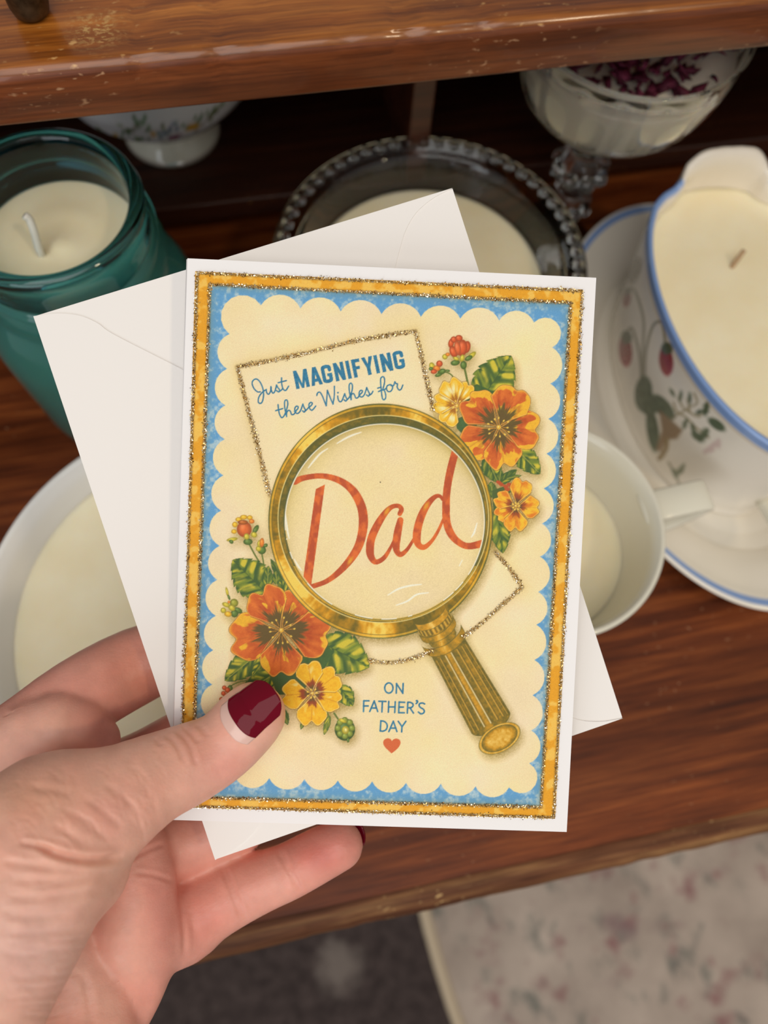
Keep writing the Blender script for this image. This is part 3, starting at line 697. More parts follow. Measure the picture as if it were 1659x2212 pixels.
rgt = [(1192, 751), (1188, 829), (1184, 905), (1180, 980), (1174, 1055), (1170, 1131), (1166, 1202), (1162, 1278), (1158, 1349), (1154, 1425), (1150, 1501), (1147, 1577), (1143, 1648)]
bot = [(1099, 1700), (1027, 1698), (952, 1692), (877, 1690), (804, 1687), (730, 1685), (658, 1682), (582, 1680), (508, 1677)]
lft = [(453, 1628), (456, 1553), (459, 1478), (461, 1404), (467, 1330), (470, 1252), (475, 1179), (478, 1103), (483, 1027), (486, 949), (487, 876), (491, 797), (496, 722)]
ring_ = top + rgt + bot + lft
scal = []
for i, a in enumerate(ring_):
    b = ring_[(i + 1) % len(ring_)]; a = np.array(a, float); b = np.array(b, float); ch = np.linalg.norm(b - a)
    corner = i in (len(top) - 1, len(top) + len(rgt) - 1, len(top) + len(rgt) + len(bot) - 1, len(ring_) - 1)
    k = .60 if corner else .31; t = (b - a) / ch; nrm = np.array([t[1], -t[0]])
    h = k * ch; rad = (ch * ch / 4 + h * h) / (2 * h); cen = (a + b) / 2 + nrm * (h - rad); a0 = math.atan2(*(a - cen)[::-1]); a1 = math.atan2(*(b - cen)[::-1])
    if a1 < a0: a1 += 2 * PI
    for q in np.linspace(a0, a1, 10)[:-1]: scal.append(tuple(cen + rad * np.array([math.cos(q), math.sin(q)])))

GREEN_D, GREEN_M, GREEN_Y = (66, 94, 46), (122, 138, 48), (212, 192, 58)
def leaf(P, base, tip, hw, pid_, ns=6, seed=0, dark=0.0, bend=0.0):
    b = np.array(base, float); t = np.array(tip, float); ax = t - b; ln = np.linalg.norm(ax); ax /= ln; nm = np.array([-ax[1], ax[0]])
    m = ln + hw; c = (b + t) / 2; i = P.sel(c[0] - m, c[1] - m, c[0] + m, c[1] + m)
    dx, dy = P.X[i] - b[0], P.Y[i] - b[1]; s = (dx * ax[0] + dy * ax[1]) / ln; q = dx * nm[0] + dy * nm[1] - bend * np.sin(np.clip(s, 0, 1) * PI)
    sc = np.clip(s, 0, 1); w_ = hw * np.sin(PI * sc ** 0.80) ** 0.72
    ph = (sc * ns) % 1.0; w_ = w_ * (0.86 + 0.17 * np.sqrt(np.clip(1 - ph, 0, 1))); w_ = np.where((s < 0) | (s > 1), -1, w_)
    sd = w_ - np.abs(q); al = np.clip(sd / 1.2 + .5, 0, 1)
    aq = np.abs(q) / (w_ + .1); vein = (sc * ns * .62 - np.abs(q) / hw * .9 + .3) % 1.0
    streak = vnoise((sc * ns * .62 - np.abs(q) / hw * .9) * 5 + seed * 3, np.abs(q) / hw * 2.0 + seed + (q > 0) * 7, 20 + seed % 8)
    lobes = np.exp(-((vein - .52) / .33) ** 2) * sstep(.05, .30, aq) * sstep(1.0, .70, aq) * sstep(.0, .22, sc)
    yl = np.clip(lobes * (.45 + .95 * streak) * (.45 + 1.0 * fbm(P.X[i] / 24 + seed * 9, P.Y[i] / 24, 31, 2)) * (1 - dark), 0, 1); yl = sstep(.10, 1.0, yl) * .95
    md = sstep(.25, .75, streak) * (1 - dark)
    g = np.array(GREEN_D)[None, :] * (1 - md[:, None]) + np.array(GREEN_M)[None, :] * md[:, None]; g = g * (1 - yl[:, None]) + np.array(GREEN_Y)[None, :] * yl[:, None]
    ed = np.exp(-(sd / 1.3) ** 2)[:, None] * .6; g = g * (1 - ed) + np.array((58, 88, 44)) * ed
    mr = np.exp(-((q) / 1.0) ** 2)[:, None] * .8 * (s < .93)[:, None]; g = g * (1 - mr) + (np.array((176, 170, 74)) if seed % 2 else np.array((70, 92, 44))) * mr
    vl = np.exp(-((vein - .02) / .05) ** 2)[:, None] * .25; g = g * (1 - vl) + np.array((66, 92, 46)) * vl
    P.put(i, al, g, pid_)
def petal(P, c, ang, Ln, half, pid_, kind, seed=0, notch=.13, sq=1.0):
    m = Ln * 1.2 + 3; i = P.sel(c[0] - m, c[1] - m, c[0] + m, c[1] + m); dx, dy = P.X[i] - c[0], P.Y[i] - c[1]
    r = np.hypot(dx, dy) + 1e-6; ph = np.degrees(np.arctan2(dy, dx)); de = (ph - ang + 180) % 360 - 180
    rho0 = np.clip(r / Ln, 0, 1.3); he = half * (0.70 + 0.36 * np.sin(np.clip(rho0, 0, 1) * PI * .62)); tau = de / he; at = np.abs(np.clip(tau, -1, 1))
    ro = Ln * (1 - .32 * at ** 2.4 - notch * np.exp(-(tau / .17) ** 2) + .018 * np.sin(tau * 11 + seed) + .02 * np.sin(tau * 5 + seed * 2.3))
    sd = np.minimum(ro - r, (1 - np.abs(tau)) * np.radians(he) * r); sd = np.where(np.abs(de) > 90, -9, sd); al = np.clip(sd / 1.2 + .5, 0, 1)
    rho = r / ro; st = vnoise(tau * 6 + seed * 13, rho * 1.6 + seed, 40 + seed % 9); st2 = vnoise(tau * 13 + seed * 7, rho * 2.0, 50 + seed % 7); gr = fbm(P.X[i] / 5, P.Y[i] / 5, 33, 2)
    n2 = fbm(tau * 2.2 + seed * 3.1, rho * 3 + seed * 1.7, 25, 3); T = lambda q: np.array(q, float)[None, :]; K = lambda q: q[:, None]
    if kind == 'red':
        a = K(np.clip(st * .8 + gr * .35, 0, 1)); g = T((188, 80, 30)) * (1 - a) + T((226, 120, 46)) * a
        e = sstep(-.05, .08, rho - (1.03 - .62 * sstep(.45, .80, n2) - .10 * st - .10 * at * sstep(.3, .6, n2))) ; g = g * (1 - K(e)) + (T((238, 180, 46)) * (.94 + .1 * K(gr))) * K(e)
        dk = sstep(.07, -.07, rho - (.36 + .26 * st2)); g = g * (1 - K(dk) * .92) + T((92, 80, 40)) * K(dk) * .92
        rb = np.exp(-((rho - (.50 + .2 * st2)) / .07) ** 2) * .35; g = g * (1 - K(rb)) + T((150, 52, 24)) * K(rb)
        line = (240, 178, 84)
    elif kind == 'yellow':
        a = K(np.clip(gr, 0, 1)); g = T((230, 166, 24)) * (1 - a) + T((244, 194, 44)) * a
        hl = sstep(.58, .78, n2) * np.exp(-((rho - .68) / .20) ** 2) * .8; g = g * (1 - K(hl)) + T((248, 222, 140)) * K(hl)
        dk = sstep(.06, -.06, rho - (.33 + .16 * st2)); g = g * (1 - K(dk) * .9) + T((138, 58, 32)) * K(dk) * .9
        dk = sstep(.06, -.06, rho - (.20 + .10 * st2)); g = g * (1 - K(dk) * .9) + T((104, 82, 40)) * K(dk) * .9; line = (250, 222, 142)
    elif kind == 'pale':
        a = K(np.clip(gr, 0, 1)); g = T((232, 170, 26)) * (1 - a) + T((244, 196, 48)) * a
        hl = np.exp(-((rho - .62) / .20) ** 2) * sstep(.25, .6, st) * .95; g = g * (1 - K(hl)) + T((250, 232, 172)) * K(hl)
        dk = sstep(.10, -.10, rho - (.30 + .22 * st2)); g = g * (1 - K(dk) * .75) + T((148, 84, 30)) * K(dk) * .75; line = (250, 224, 150)
    else:
        a = K(np.clip(sstep(.35, .75, n2 + .45 * np.abs(rho - .62)), 0, 1)); g = T((246, 190, 48)) * (1 - a) + T((222, 126, 34)) * a
        dk = sstep(.08, -.08, rho - (.36 + .18 * st2)); g = g * (1 - K(dk) * .85) + T((148, 66, 34)) * K(dk) * .85
        dk = sstep(.06, -.06, rho - (.24 + .08 * st2)); g = g * (1 - K(dk) * .9) + T((100, 76, 44)) * K(dk) * .9; line = (248, 204, 96)
    fo = np.exp(-(tau / .035) ** 2) * sstep(.35, .5, rho) * .25; g = g * (1 - K(fo)) + T((150, 66, 26)) * K(fo)
    ol = np.exp(-((sd - 1.3) / .8) ** 2) * .85; g = g * (1 - K(ol)) + T(line) * K(ol)
    P.put(i, np.clip(sd / 1.2 + 1.4, 0, 1) * .75, T((126, 82, 34)), None); P.put(i, al, g, pid_)
def flower(P, c, petals, kind, p_, stam=12, sr=.2):
    for k, (a_, l_, h_) in enumerate(petals): petal(P, c, a_, l_, h_, p_, kind, seed=k + int(c[0]) % 11)
    Lm = max(q[1] for q in petals); rnd = random.Random(int(c[0]))
    for k in range(stam):
        a_ = 2 * PI * k / stam + rnd.uniform(-.15, .15); r_ = Lm * sr * rnd.uniform(.8, 1.15); e = (c[0] + r_ * math.cos(a_), c[1] + r_ * math.sin(a_))
        P.stroke([(c[0] + r_ * .45 * math.cos(a_), c[1] + r_ * .45 * math.sin(a_)), e], 1.1, (196, 132, 40), p_, curve=False); P.blob(e, 2.5, 1.7, math.degrees(a_), (240, 200, 84), p_)
    P.blob(c, 4.2 * sr * 5, 4.2 * sr * 5, 0, (226, 176, 60), p_); P.blob((c[0] - .8, c[1] - .8), 1.6, 1.6, 0, (250, 224, 140), p_)
def stem(P, pts, w_, p_): P.stroke(pts, w_, (104, 118, 52), p_)
def bud(P, blobs, p_):
    for (x, y, rx, ry, a_, col) in blobs:
        P.blob((x, y), rx, ry, a_, lambda u, v, q: np.array(col, float)[None, :] * (1.06 - .26 * sstep(.3, 1.0, q)[:, None]) + np.exp(-(((u + .25) / .35) ** 2 + ((v + .3) / .4) ** 2))[:, None] * 34, p_)
RD, OR, YG, GD, GY = (204, 88, 42), (226, 130, 44), (196, 180, 56), (92, 118, 50), (228, 176, 44)

MC, MRX, MRY = (822.5, 1125.5), 242.5, 253.5; IC, IRX, IRY = (831.0, 1126.5), 215.0, 210.5; MM, MMX, MMY = (828.0, 1121.0), 227.0, 223.5
def ell(x, y, c, rx, ry):
    q = np.hypot((x - c[0]) / rx, (y - c[1]) / ry); return (q - 1) * (rx + ry) / 2
def angd(a, b): return np.abs((a - b + 180) % 360 - 180)
def ring_col(x, y):
    th = np.degrees(np.arctan2(-(y - MC[1]), x - MC[0])); g1 = fbm(x / 16, y / 16, 6, 3)
    lightf = .10 + sum(k * np.exp(-(angd(th, a) / wd) ** 2) for a, k, wd in ((130, .80, 20), (70, .65, 14), (205, .45, 18), (-92, .85, 10), (-138, .75, 20), (-35, .35, 12), (15, .3, 10), (165, .3, 7)))
    lightf = np.clip((lightf - .06) * 1.1 + (g1 - .5) * .8 + (vnoise(th / 1.3, np.hypot(x - MC[0], y - MC[1]) / 16, 18) - .5) * .22, 0, 1); G0, G1, G2 = np.array((104, 92, 26.)), np.array((208, 146, 20.)), np.array((246, 206, 90.))
    k = lightf[:, None]; c = np.where(k < .6, G0 + (G1 - G0) * (k / .6), G1 + (G2 - G1) * ((k - .6) / .4))
    l2 = .05 + sum(k2 * np.exp(-(angd(th, a) / wd) ** 2) for a, k2, wd in ((225, .9, 22), (-60, .6, 30), (150, .25, 10), (40, .25, 12), (185, .2, 12), (0, .5, 20)))
    l2 = np.clip(l2 + (fbm(x / 7, y / 7, 9, 3) - .5) * .8, 0, 1)[:, None]; c2 = np.array((96, 92, 36.)) * (1 - l2) + np.array((206, 150, 30.)) * l2
    dm = ell(x, y, MM, MMX, MMY); c = np.where((dm < 0)[:, None], c2, c); do = -ell(x, y, MC, MRX, MRY)
    def line(c, d, s, col, op): k = (np.exp(-(d / s) ** 2) * op)[:, None]; return c * (1 - k) + np.array(col, float) * k
    c = line(c, do - 1.0, 1.3, (72, 88, 52), .9); c = line(c, do - 5.0, 2.4, (240, 186, 60), .7 ); c = line(c, do - 8.0, .9, (104, 92, 34), .75)
    c = line(c, dm, 1.2, (246, 224, 150), .85); c = line(c, dm + 2.2, 1.0, (84, 84, 38), .6); di = ell(x, y, IC, IRX, IRY)
    c = line(c, di - 2.6, 1.0, (86, 92, 48), .7)
    lo = sstep(60, 160, y - IC[1]); c = np.where(((di > 0) & (di < 5) & (lo > .3))[:, None], c * .3 + np.array((240, 184, 50)) * .7, c)
    return c
DAD = [([(135, 290, 25), (200, 262, 22), (330, 245, 21), (440, 265, 24), (530, 310, 28), (600, 380, 33), (650, 480, 35), (667, 580, 36), (660, 680, 35), (630, 790, 33), (570, 890, 30), (480, 990, 24), (380, 1065, 19), (268, 1106, 19)]),
       ([(950, 540, 18), (963, 505, 19), (940, 479, 17), (890, 486, 18), (840, 530, 23), (780, 620, 29), (730, 730, 31), (718, 830, 31), (735, 890, 25), (770, 915, 20), (830, 880, 17), (880, 800, 12), (915, 720, 8)]),
       ([(955, 590, 24), (935, 680, 30), (922, 780, 29), (930, 835, 23), (960, 856, 20), (1010, 815, 14), (1060, 735, 11)]),
       ([(1282, 430, 10), (1265, 405, 14), (1230, 405, 17), (1180, 450, 23), (1130, 530, 29), (1095, 630, 31), (1082, 720, 31), (1095, 780, 25), (1140, 800, 20), (1200, 750, 14), (1250, 670, 12), (1290, 580, 10)]),
       ([(1392, 20, 29), (1345, 200, 30), (1318, 350, 29), (1310, 480, 30), (1315, 600, 30), (1345, 690, 30), (1400, 755, 26), (1480, 792, 25), (1600, 770, 30)])]
def dadcol(x, y, d):
    k = sstep(.35, .7, fbm(x / 14, y / 20, 7, 3))[:, None]; return np.array((184, 80, 42.)) * (1 - k) + np.array((222, 108, 46.)) * k
def glyph_strokes(P, strokes, ox, oy, s, width, col, p_):
    for q in strokes:
        P.stroke([(ox + a / s, oy + b / s) for a, b in q], width, col, p_, soft=1.1)
INK = (44, 118, 152)
def ink(x, y, d): 
    k = vnoise(x / 4, y / 4, 17)[:, None]; return np.array((38, 106, 142.)) * (1 - k) + np.array((58, 132, 164.)) * k

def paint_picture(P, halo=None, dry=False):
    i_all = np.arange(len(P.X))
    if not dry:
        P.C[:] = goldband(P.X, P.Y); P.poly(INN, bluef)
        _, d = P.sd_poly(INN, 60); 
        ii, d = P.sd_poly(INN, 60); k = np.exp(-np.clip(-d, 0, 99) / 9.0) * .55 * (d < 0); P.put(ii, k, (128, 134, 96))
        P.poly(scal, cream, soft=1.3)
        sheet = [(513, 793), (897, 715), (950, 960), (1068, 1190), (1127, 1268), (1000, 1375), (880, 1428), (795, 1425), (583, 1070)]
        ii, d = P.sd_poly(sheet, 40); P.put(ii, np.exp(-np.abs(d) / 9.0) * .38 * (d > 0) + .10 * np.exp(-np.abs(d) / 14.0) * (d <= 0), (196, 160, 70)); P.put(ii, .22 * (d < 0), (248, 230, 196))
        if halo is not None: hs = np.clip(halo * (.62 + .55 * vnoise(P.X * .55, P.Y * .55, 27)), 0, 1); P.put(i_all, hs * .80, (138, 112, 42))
    # stems and leaves
    p_ = ids_['leaf_a']
    stem(P, [(997, 775), (1004, 800), (1011, 832)], 4.5, p_); stem(P, [(958, 803), (972, 808), (983, 820)], 3, p_)
    leaf(P, (1036, 868), (1104, 769), 46, p_, 6, 2)
    P.poly([(1012, 838), (1030, 830), (1075, 850), (1060, 880), (1020, 900), (1000, 870)], lambda x, y, d: np.array(GREEN_D)[None, :] * (.9 + .25 * fbm(x / 8, y / 8, 3)[:, None]), p_)
    P.poly([(986, 905), (1012, 895), (1030, 915), (1028, 940), (1005, 945), (986, 925)], lambda x, y, d: np.array((70, 98, 54))[None, :] * (.9 + .25 * fbm(x / 8, y / 8, 3)[:, None]), p_)
    leaf(P, (1050, 985), (1075, 1042), 22, p_, 4, 3, .3)
    p_ = ids_['leaf_b']; leaf(P, (1112, 966), (1166, 1024), 25, p_, 5, 1)
    p_ = ids_['leaf_c']; leaf(P, (1078, 1045), (1116, 1014), 11, p_, 3, 4, .4); leaf(P, (1094, 1034), (1126, 1027), 5, p_, 2, 5, .4); leaf(P, (1078, 1040), (1082, 1014), 8, p_, 3, 5, .6)
    leaf(P, (1073, 1100), (1086, 1195), 24, p_, 5, 6, .15); leaf(P, (1064, 1075), (1060, 1040), 12, p_, 3, 7, .5); P.poly([(1062, 1060), (1090, 1050), (1104, 1062), (1090, 1075), (1066, 1110)], (78, 98, 50), p_)
    for c in ((1082, 1046), (1092, 1051), (1100, 1047), (1095, 1057), (1077, 1042), (1105, 1054)): P.blob(c, 6, 4, 20, (184, 82, 40), p_)
    p_ = ids_['leaf_d']; stem(P, [(538, 1174), (552, 1200), (568, 1225)], 3.5, p_); stem(P, [(566, 1196), (569, 1212), (571, 1225)], 3, p_)
    leaf(P, (576, 1282), (503, 1209), 42, p_, 7, 8); leaf(P, (578, 1270), (580, 1222), 12, p_, 4, 9, .4); leaf(P, (618, 1268), (585, 1207), 10, p_, 3, 10, .6); leaf(P, (598, 1262), (596, 1232), 9, p_, 3, 11, .2); leaf(P, (616, 1284), (606, 1250), 12, p_, 3, 12, .3)
    p_ = ids_['leaf_e']; stem(P, [(515, 1322), (530, 1326), (548, 1334)], 4, p_)
    leaf(P, (562, 1408), (486, 1470), 28, p_, 5, 13); leaf(P, (575, 1415), (545, 1458), 12, p_, 4, 14); leaf(P, (600, 1450), (516, 1505), 24, p_, 6, 15, .2); stem(P, [(497, 1482), (515, 1473), (535, 1469)], 2.5, p_); leaf(P, (620, 1430), (604, 1500), 24, p_, 4, 17, .8); leaf(P, (655, 1440), (640, 1400), 26, p_, 3, 18, .8)
    P.poly([(575, 1440), (650, 1420), (690, 1440), (650, 1500), (600, 1500)], (72, 98, 56), p_)
    p_ = ids_['leaf_f']; leaf(P, (690, 1386), (798, 1440), 46, p_, 6, 16); P.poly([(652, 1400), (700, 1380), (720, 1410), (700, 1445), (660, 1440)], lambda x, y, d: np.array(GREEN_D)[None, :] * (.9 + .25 * fbm(x / 8, y / 8, 3)[:, None]), p_)
    p_ = ids_['leaf_g']; leaf(P, (732, 1480), (762, 1525), 20, p_, 4, 20); leaf(P, (712, 1545), (700, 1587), 7, p_, 3, 21); stem(P, [(706, 1535), (713, 1552)], 3, p_); stem(P, [(722, 1540), (730, 1552)], 4, p_); leaf(P, (610, 1530), (622, 1565), 9, p_, 3, 23, .6)
    leaf(P, (660, 1545), (650, 1575), 6, p_, 3, 23, .6)
    # buds
    p_ = ids_['bud_a']; bud(P, [(961, 771, 6, 6, 0, YG), (1019, 768, 11, 5, -42, YG), (1012, 774, 9, 5, -30, GD), (983, 784, 10, 6, -10, GD), (1001, 789, 7, 9, 0, GD), (967, 766, 5, 4, 0, OR), (974, 742, 6, 10, 10, RD), (980, 734, 7, 7, 0, RD), (991, 731, 8, 7, 0, RD), (1008, 750, 8, 13, 10, RD), (979, 760, 8, 13, -20, RD), (998, 752, 11, 18, 5, RD), (988, 752, 7, 16, -8, (214, 100, 52)), (998, 774, 5, 8, 15, YG), (985, 775, 7, 4, 20, YG)], p_)
    p_ = ids_['bud_b']; bud(P, [(954, 803, 6, 9, 70, GD), (933, 791, 6, 8, -20, YG), (931, 797, 5, 4, 0, GD), (949, 786, 7, 7, 30, RD), (943, 796, 8, 6, 10, OR), (937, 803, 7, 5, -10, RD), (947, 810, 8, 4, -20, GD), (967, 801, 5, 2.5, 10, GD)], p_)
    p_ = ids_['bud_c']; bud(P, [(502, 1165, 12, 4, -10, YG), (500, 1170, 5, 4, 40, GD), (553, 1143, 10, 5, -60, GD), (549, 1155, 7, 6, 20, YG), (536, 1170, 10, 7, 0, GD), (506, 1148, 6, 5, 0, GY), (508, 1133, 6, 6, 0, GY), (516, 1122, 7, 5, 0, GY), (527, 1117, 8, 5, 0, GY), (540, 1118, 6, 5, 0, GY), (544, 1126, 6, 5, 0, OR), (528, 1143, 16, 17, 0, (206, 100, 44)), (525, 1128, 11, 5, 0, (176, 96, 36)), (533, 1159, 6, 7, 0, YG)], p_)
    p_ = ids_['bud_d']; bud(P, [(566, 1188, 9, 9, 0, GD), (574, 1178, 5, 4, -30, GD), (559, 1185, 6, 6, 0, YG), (561, 1174, 5, 8, 10, YG), (566, 1172, 5, 10, 5, OR)], p_)
    p_ = ids_['bud_e']; bud(P, [(491, 1278, 3, 10, -12, YG), (495, 1290, 2.5, 6, -20, GD), (514, 1318, 10, 6, 20, GD), (507, 1325, 8, 8, 0, GD), (506, 1302, 9, 9, 0, (150, 150, 52)), (489, 1306, 9, 5, 20, YG), (483, 1318, 6, 6, 0, YG), (493, 1326, 8, 6, 10, GY), (501, 1313, 8, 6, 30, YG), (495, 1300, 3, 3, 0, OR)], p_)
    p_ = ids_['bud_f']; bud(P, [(497, 1488, 6, 9, 10, GD), (485, 1485, 5, 5, 0, RD), (492, 1490, 6, 6, 0, RD), (483, 1497, 5, 5, 0, RD), (489, 1502, 6, 5, 0, RD), (479, 1510, 5, 5, 0, RD), (486, 1513, 4, 5, 0, RD), (494, 1499, 4, 4, 0, OR)], p_)
    p_ = ids_['bud_g']; bud(P, [(745, 1575, 22, 24, 0, (74, 104, 50))] + [(745 + 15 * math.cos(q), 1572 + 17 * math.sin(q), 7, 7, 0, (132, 146, 56)) for q in np.arange(8) * PI / 4] + [(740, 1556, 9, 4, 20, YG), (746, 1576, 8, 9, 0, YG), (747, 1576, 4, 5, 0, (222, 206, 110)), (752, 1598, 3, 5, 0, GD)], p_)
    # flowers
    flower(P, (987, 877), [(125, 50, 38), (-62, 57, 30), (190, 54, 36), (-108, 62, 36)], 'pale', ids_['flower_b'], 7, .17)
    flower(P, (1077, 923), [(146, 92, 36), (82, 92, 38), (-137, 98, 36), (5, 92, 40), (-64, 98, 38)], 'red', ids_['flower_a'], 13, .22)
    flower(P, (1114, 1093), [(150, 50, 34), (205, 50, 34), (92, 56, 38), (5, 52, 40), (-75, 62, 32)], 'amber', ids_['flower_c'], 7, .12)
    flower(P, (675, 1497), [(176, 68, 40), (92, 72, 38), (20, 66, 34), (-38, 72, 34), (-98, 72, 34)], 'yellow', ids_['flower_e'], 7, .14)
    flower(P, (608, 1361), [(-58, 98, 34), (168, 116, 38), (-118, 104, 36), (91, 102, 38), (7, 110, 40)], 'red', ids_['flower_d'], 13, .22)
    # magnifying glass
    p_ = ids_['magnifying_glass']; i = P.sel(570, 860, 1075, 1390); x, y = P.X[i], P.Y[i]; do, di = ell(x, y, MC, MRX, MRY), ell(x, y, IC, IRX, IRY)
    if not dry:
        P.put(i, np.clip(.5 - do / 1.2, 0, 1), ring_col(x, y), p_)
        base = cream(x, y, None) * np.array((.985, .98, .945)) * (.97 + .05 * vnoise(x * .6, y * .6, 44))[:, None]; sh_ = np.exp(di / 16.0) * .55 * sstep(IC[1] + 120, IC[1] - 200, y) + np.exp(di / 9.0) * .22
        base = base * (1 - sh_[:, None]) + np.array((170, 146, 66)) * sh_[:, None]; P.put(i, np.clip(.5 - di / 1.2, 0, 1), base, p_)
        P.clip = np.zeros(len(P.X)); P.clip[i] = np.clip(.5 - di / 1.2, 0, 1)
        for q in ([(666, 1011), (676, 998), (692, 980), (708, 969)], [(728, 958), (745, 948), (762, 940), (780, 934)], [(617, 1110), (619, 1130), (622, 1150), (625, 1163)], [(636, 1208), (644, 1222), (652, 1232)], [(1030, 1130), (1024, 1150), (1018, 1160)], [(838, 1285), (860, 1272), (885, 1265), (910, 1262)], [(856, 1307), (880, 1298), (900, 1284), (925, 1280)], [(998, 1210), (992, 1222)]):
            P.stroke([(a, b, 1.0 + 1.0 * math.sin(PI * k / (len(q) - 1))) for k, (a, b) in enumerate(q)], 2, (250, 246, 232), None, soft=2.0, op=.8)
        P.clip = None
        th = np.degrees(np.arctan2(y - IC[1], x - IC[0])); wl = np.exp(-(di / 1.3) ** 2) * .95; P.put(i, wl * ((th < 25) | (th > 175) | (vnoise(th / 5, th * 0, 3) > .45)), (244, 238, 220))
        P.put(i, np.exp(-((di - 2.0) / .9) ** 2) * .7 * (np.abs(th) > 0), (78, 92, 66))
        P.clip = np.zeros(len(P.X)); P.clip[i] = np.clip(.5 - (di + 2.0) / 1.2, 0, 1); pl_ = ids_['word_a']
        P.poly([(600 + a / 3.6065, 960 + b / 3.6065) for a, b in ((297, 348), (368, 312), (262, 1090), (272, 1125), (235, 1100), (198, 1045))], dadcol, pl_)
        for q in DAD: P.stroke([(600 + a / 3.6065, 960 + b / 3.6065, h / 3.6065) for a, b, h in q], 1, dadcol, pl_)
        for c in ((850, 520), (1155, 480), (565, 905)): P.blob((600 + c[0] / 3.6065, 960 + c[1] / 3.6065), 4, 9, 30, (226, 150, 44), pl_, soft=4)
        P.clip = None; P.blob((821.5, 1041.5), 1.3, 1.3, 0, (60, 50, 40))
    else: P.put(i, np.clip(.5 - do / 1.2, 0, 1), (0, 0, 0), p_)
    # handle: u along, t across
    def hcol(kind):
        def f(x, y, d): return None
        return f
    ax = np.array([148., 262.]); ax /= np.linalg.norm(ax); nm = np.array([ax[1], -ax[0]]); A0 = np.array([938., 1345.])
    i = P.sel(880, 1300, 1140, 1660); dx, dy = P.X[i] - A0[0], P.Y[i] - A0[1]; u = dx * ax[0] + dy * ax[1]; t = dx * nm[0] + dy * nm[1]
    bow = lambda k, w_: u + k * np.sqrt(np.clip(1 - (t / w_) ** 2, 0, 1))     # edges of round rings bow towards the viewer's left
    gr = fbm(P.X[i] / 6, P.Y[i] / 6, 19, 3)
    def metal(q): q = np.clip(q + (gr - .5) * .5, 0, 1)[:, None]; return np.where(q < .6, np.array((100, 92, 34.)) + (np.array((204, 148, 34.)) - np.array((100, 92, 34.))) * q / .6, np.array((204, 148, 34.)) + (np.array((244, 206, 112.)) - np.array((204, 148, 34.))) * (q - .6) / .4)
    def part(ua, ub, wa, wb, q, outline=True):
        k = np.clip((u - ua) / (ub - ua), 0, 1); w_ = wa + (wb - wa) * k; wmax = max(wa, wb); uu = u + 0.50 * wmax * (1 - np.sqrt(np.clip(1 - (t / (wmax + 1e-6)) ** 2, 0, 1))) ; sd = np.minimum(np.minimum(uu - ua, ub + 0 - uu), w_ - np.abs(t)); c = metal(q)
        if outline: e = (np.exp(-(sd / 1.2) ** 2) * .8)[:, None]; c = c * (1 - e) + np.array((84, 84, 40)) * e
        P.put(i, np.clip(sd / 1.2 + .5, 0, 1), c, p_)
    hl = .75 * np.exp(-((t + 8) / 9.) ** 2) + .25 * np.exp(-((t - 22) / 7.) ** 2)
    part(66, 268, 41, 48, .15 + .55 * hl)                                    # shaft
    w_ = 41 + 7 * (u - 66) / 202; ph = np.arcsin(np.clip(t / (w_ + .01), -1, 1)) / PI * 9; fr = ph - np.round(ph); ins = np.clip(np.minimum(np.minimum(u - 72, 250 - u + 0 * t), w_ - 2 - np.abs(t)) / 2, 0, 1)
    lw = np.exp(-(fr / .09) ** 2); dk_ = np.exp(-((fr - .17) / .12) ** 2); P.put(i, dk_ * ins * .55, (98, 84, 32)); P.put(i, lw * ins * .85, np.where((np.abs(t + 10) < 14)[:, None], np.array((236, 222, 178.)), np.array((222, 170, 66.))))
    part(52, 72, 48, 46, .35 + .5 * hl); part(30, 54, 32, 30, .2 + .7 * hl)
    part(22, 40, 42, 42, .35 + .5 * hl); part(4, 26, 40, 42, .25 + .4 * hl)
    ph = np.arcsin(np.clip(t / 42, -1, 1)) / PI * 13; fr = ph - np.round(ph); uu = u + 21 * (1 - np.sqrt(np.clip(1 - (t / 42) ** 2, 0, 1))); P.put(i, np.exp(-(fr / .14) ** 2) * ((uu > 9) & (uu < 22) & (np.abs(t) < 40)) * .7, (236, 188, 84)); P.put(i, np.exp(-((np.abs(fr) - .45) / .1) ** 2) * ((uu > 9) & (uu < 22) & (np.abs(t) < 40)) * .7, (88, 78, 34))
    part(-6, 10, 38, 40, .5 + .45 * hl)
    ec = A0 + ax * 286; q = np.hypot(((P.X[i] - ec[0]) * nm[0] + (P.Y[i] - ec[1]) * nm[1]) / 49, ((P.X[i] - ec[0]) * ax[0] + (P.Y[i] - ec[1]) * ax[1]) / 29); d = (q - 1) * 36; c = metal(.75 - .35 * (q > .8) * 0 - .5 * sstep(.5, .82, q) * (q < .84)); e = (np.exp(-(d / 1.2) ** 2) * .85 + np.exp(-((q - .84) / .025) ** 2) * .7)[:, None]; c = c * (1 - np.clip(e, 0, 1)) + np.array((84, 86, 40)) * np.clip(e, 0, 1); P.put(i, np.clip(.5 - d / 1.2, 0, 1), c, p_)
    if dry: return
    # lettering
    p_ = ids_['word_b']; s = 8.295
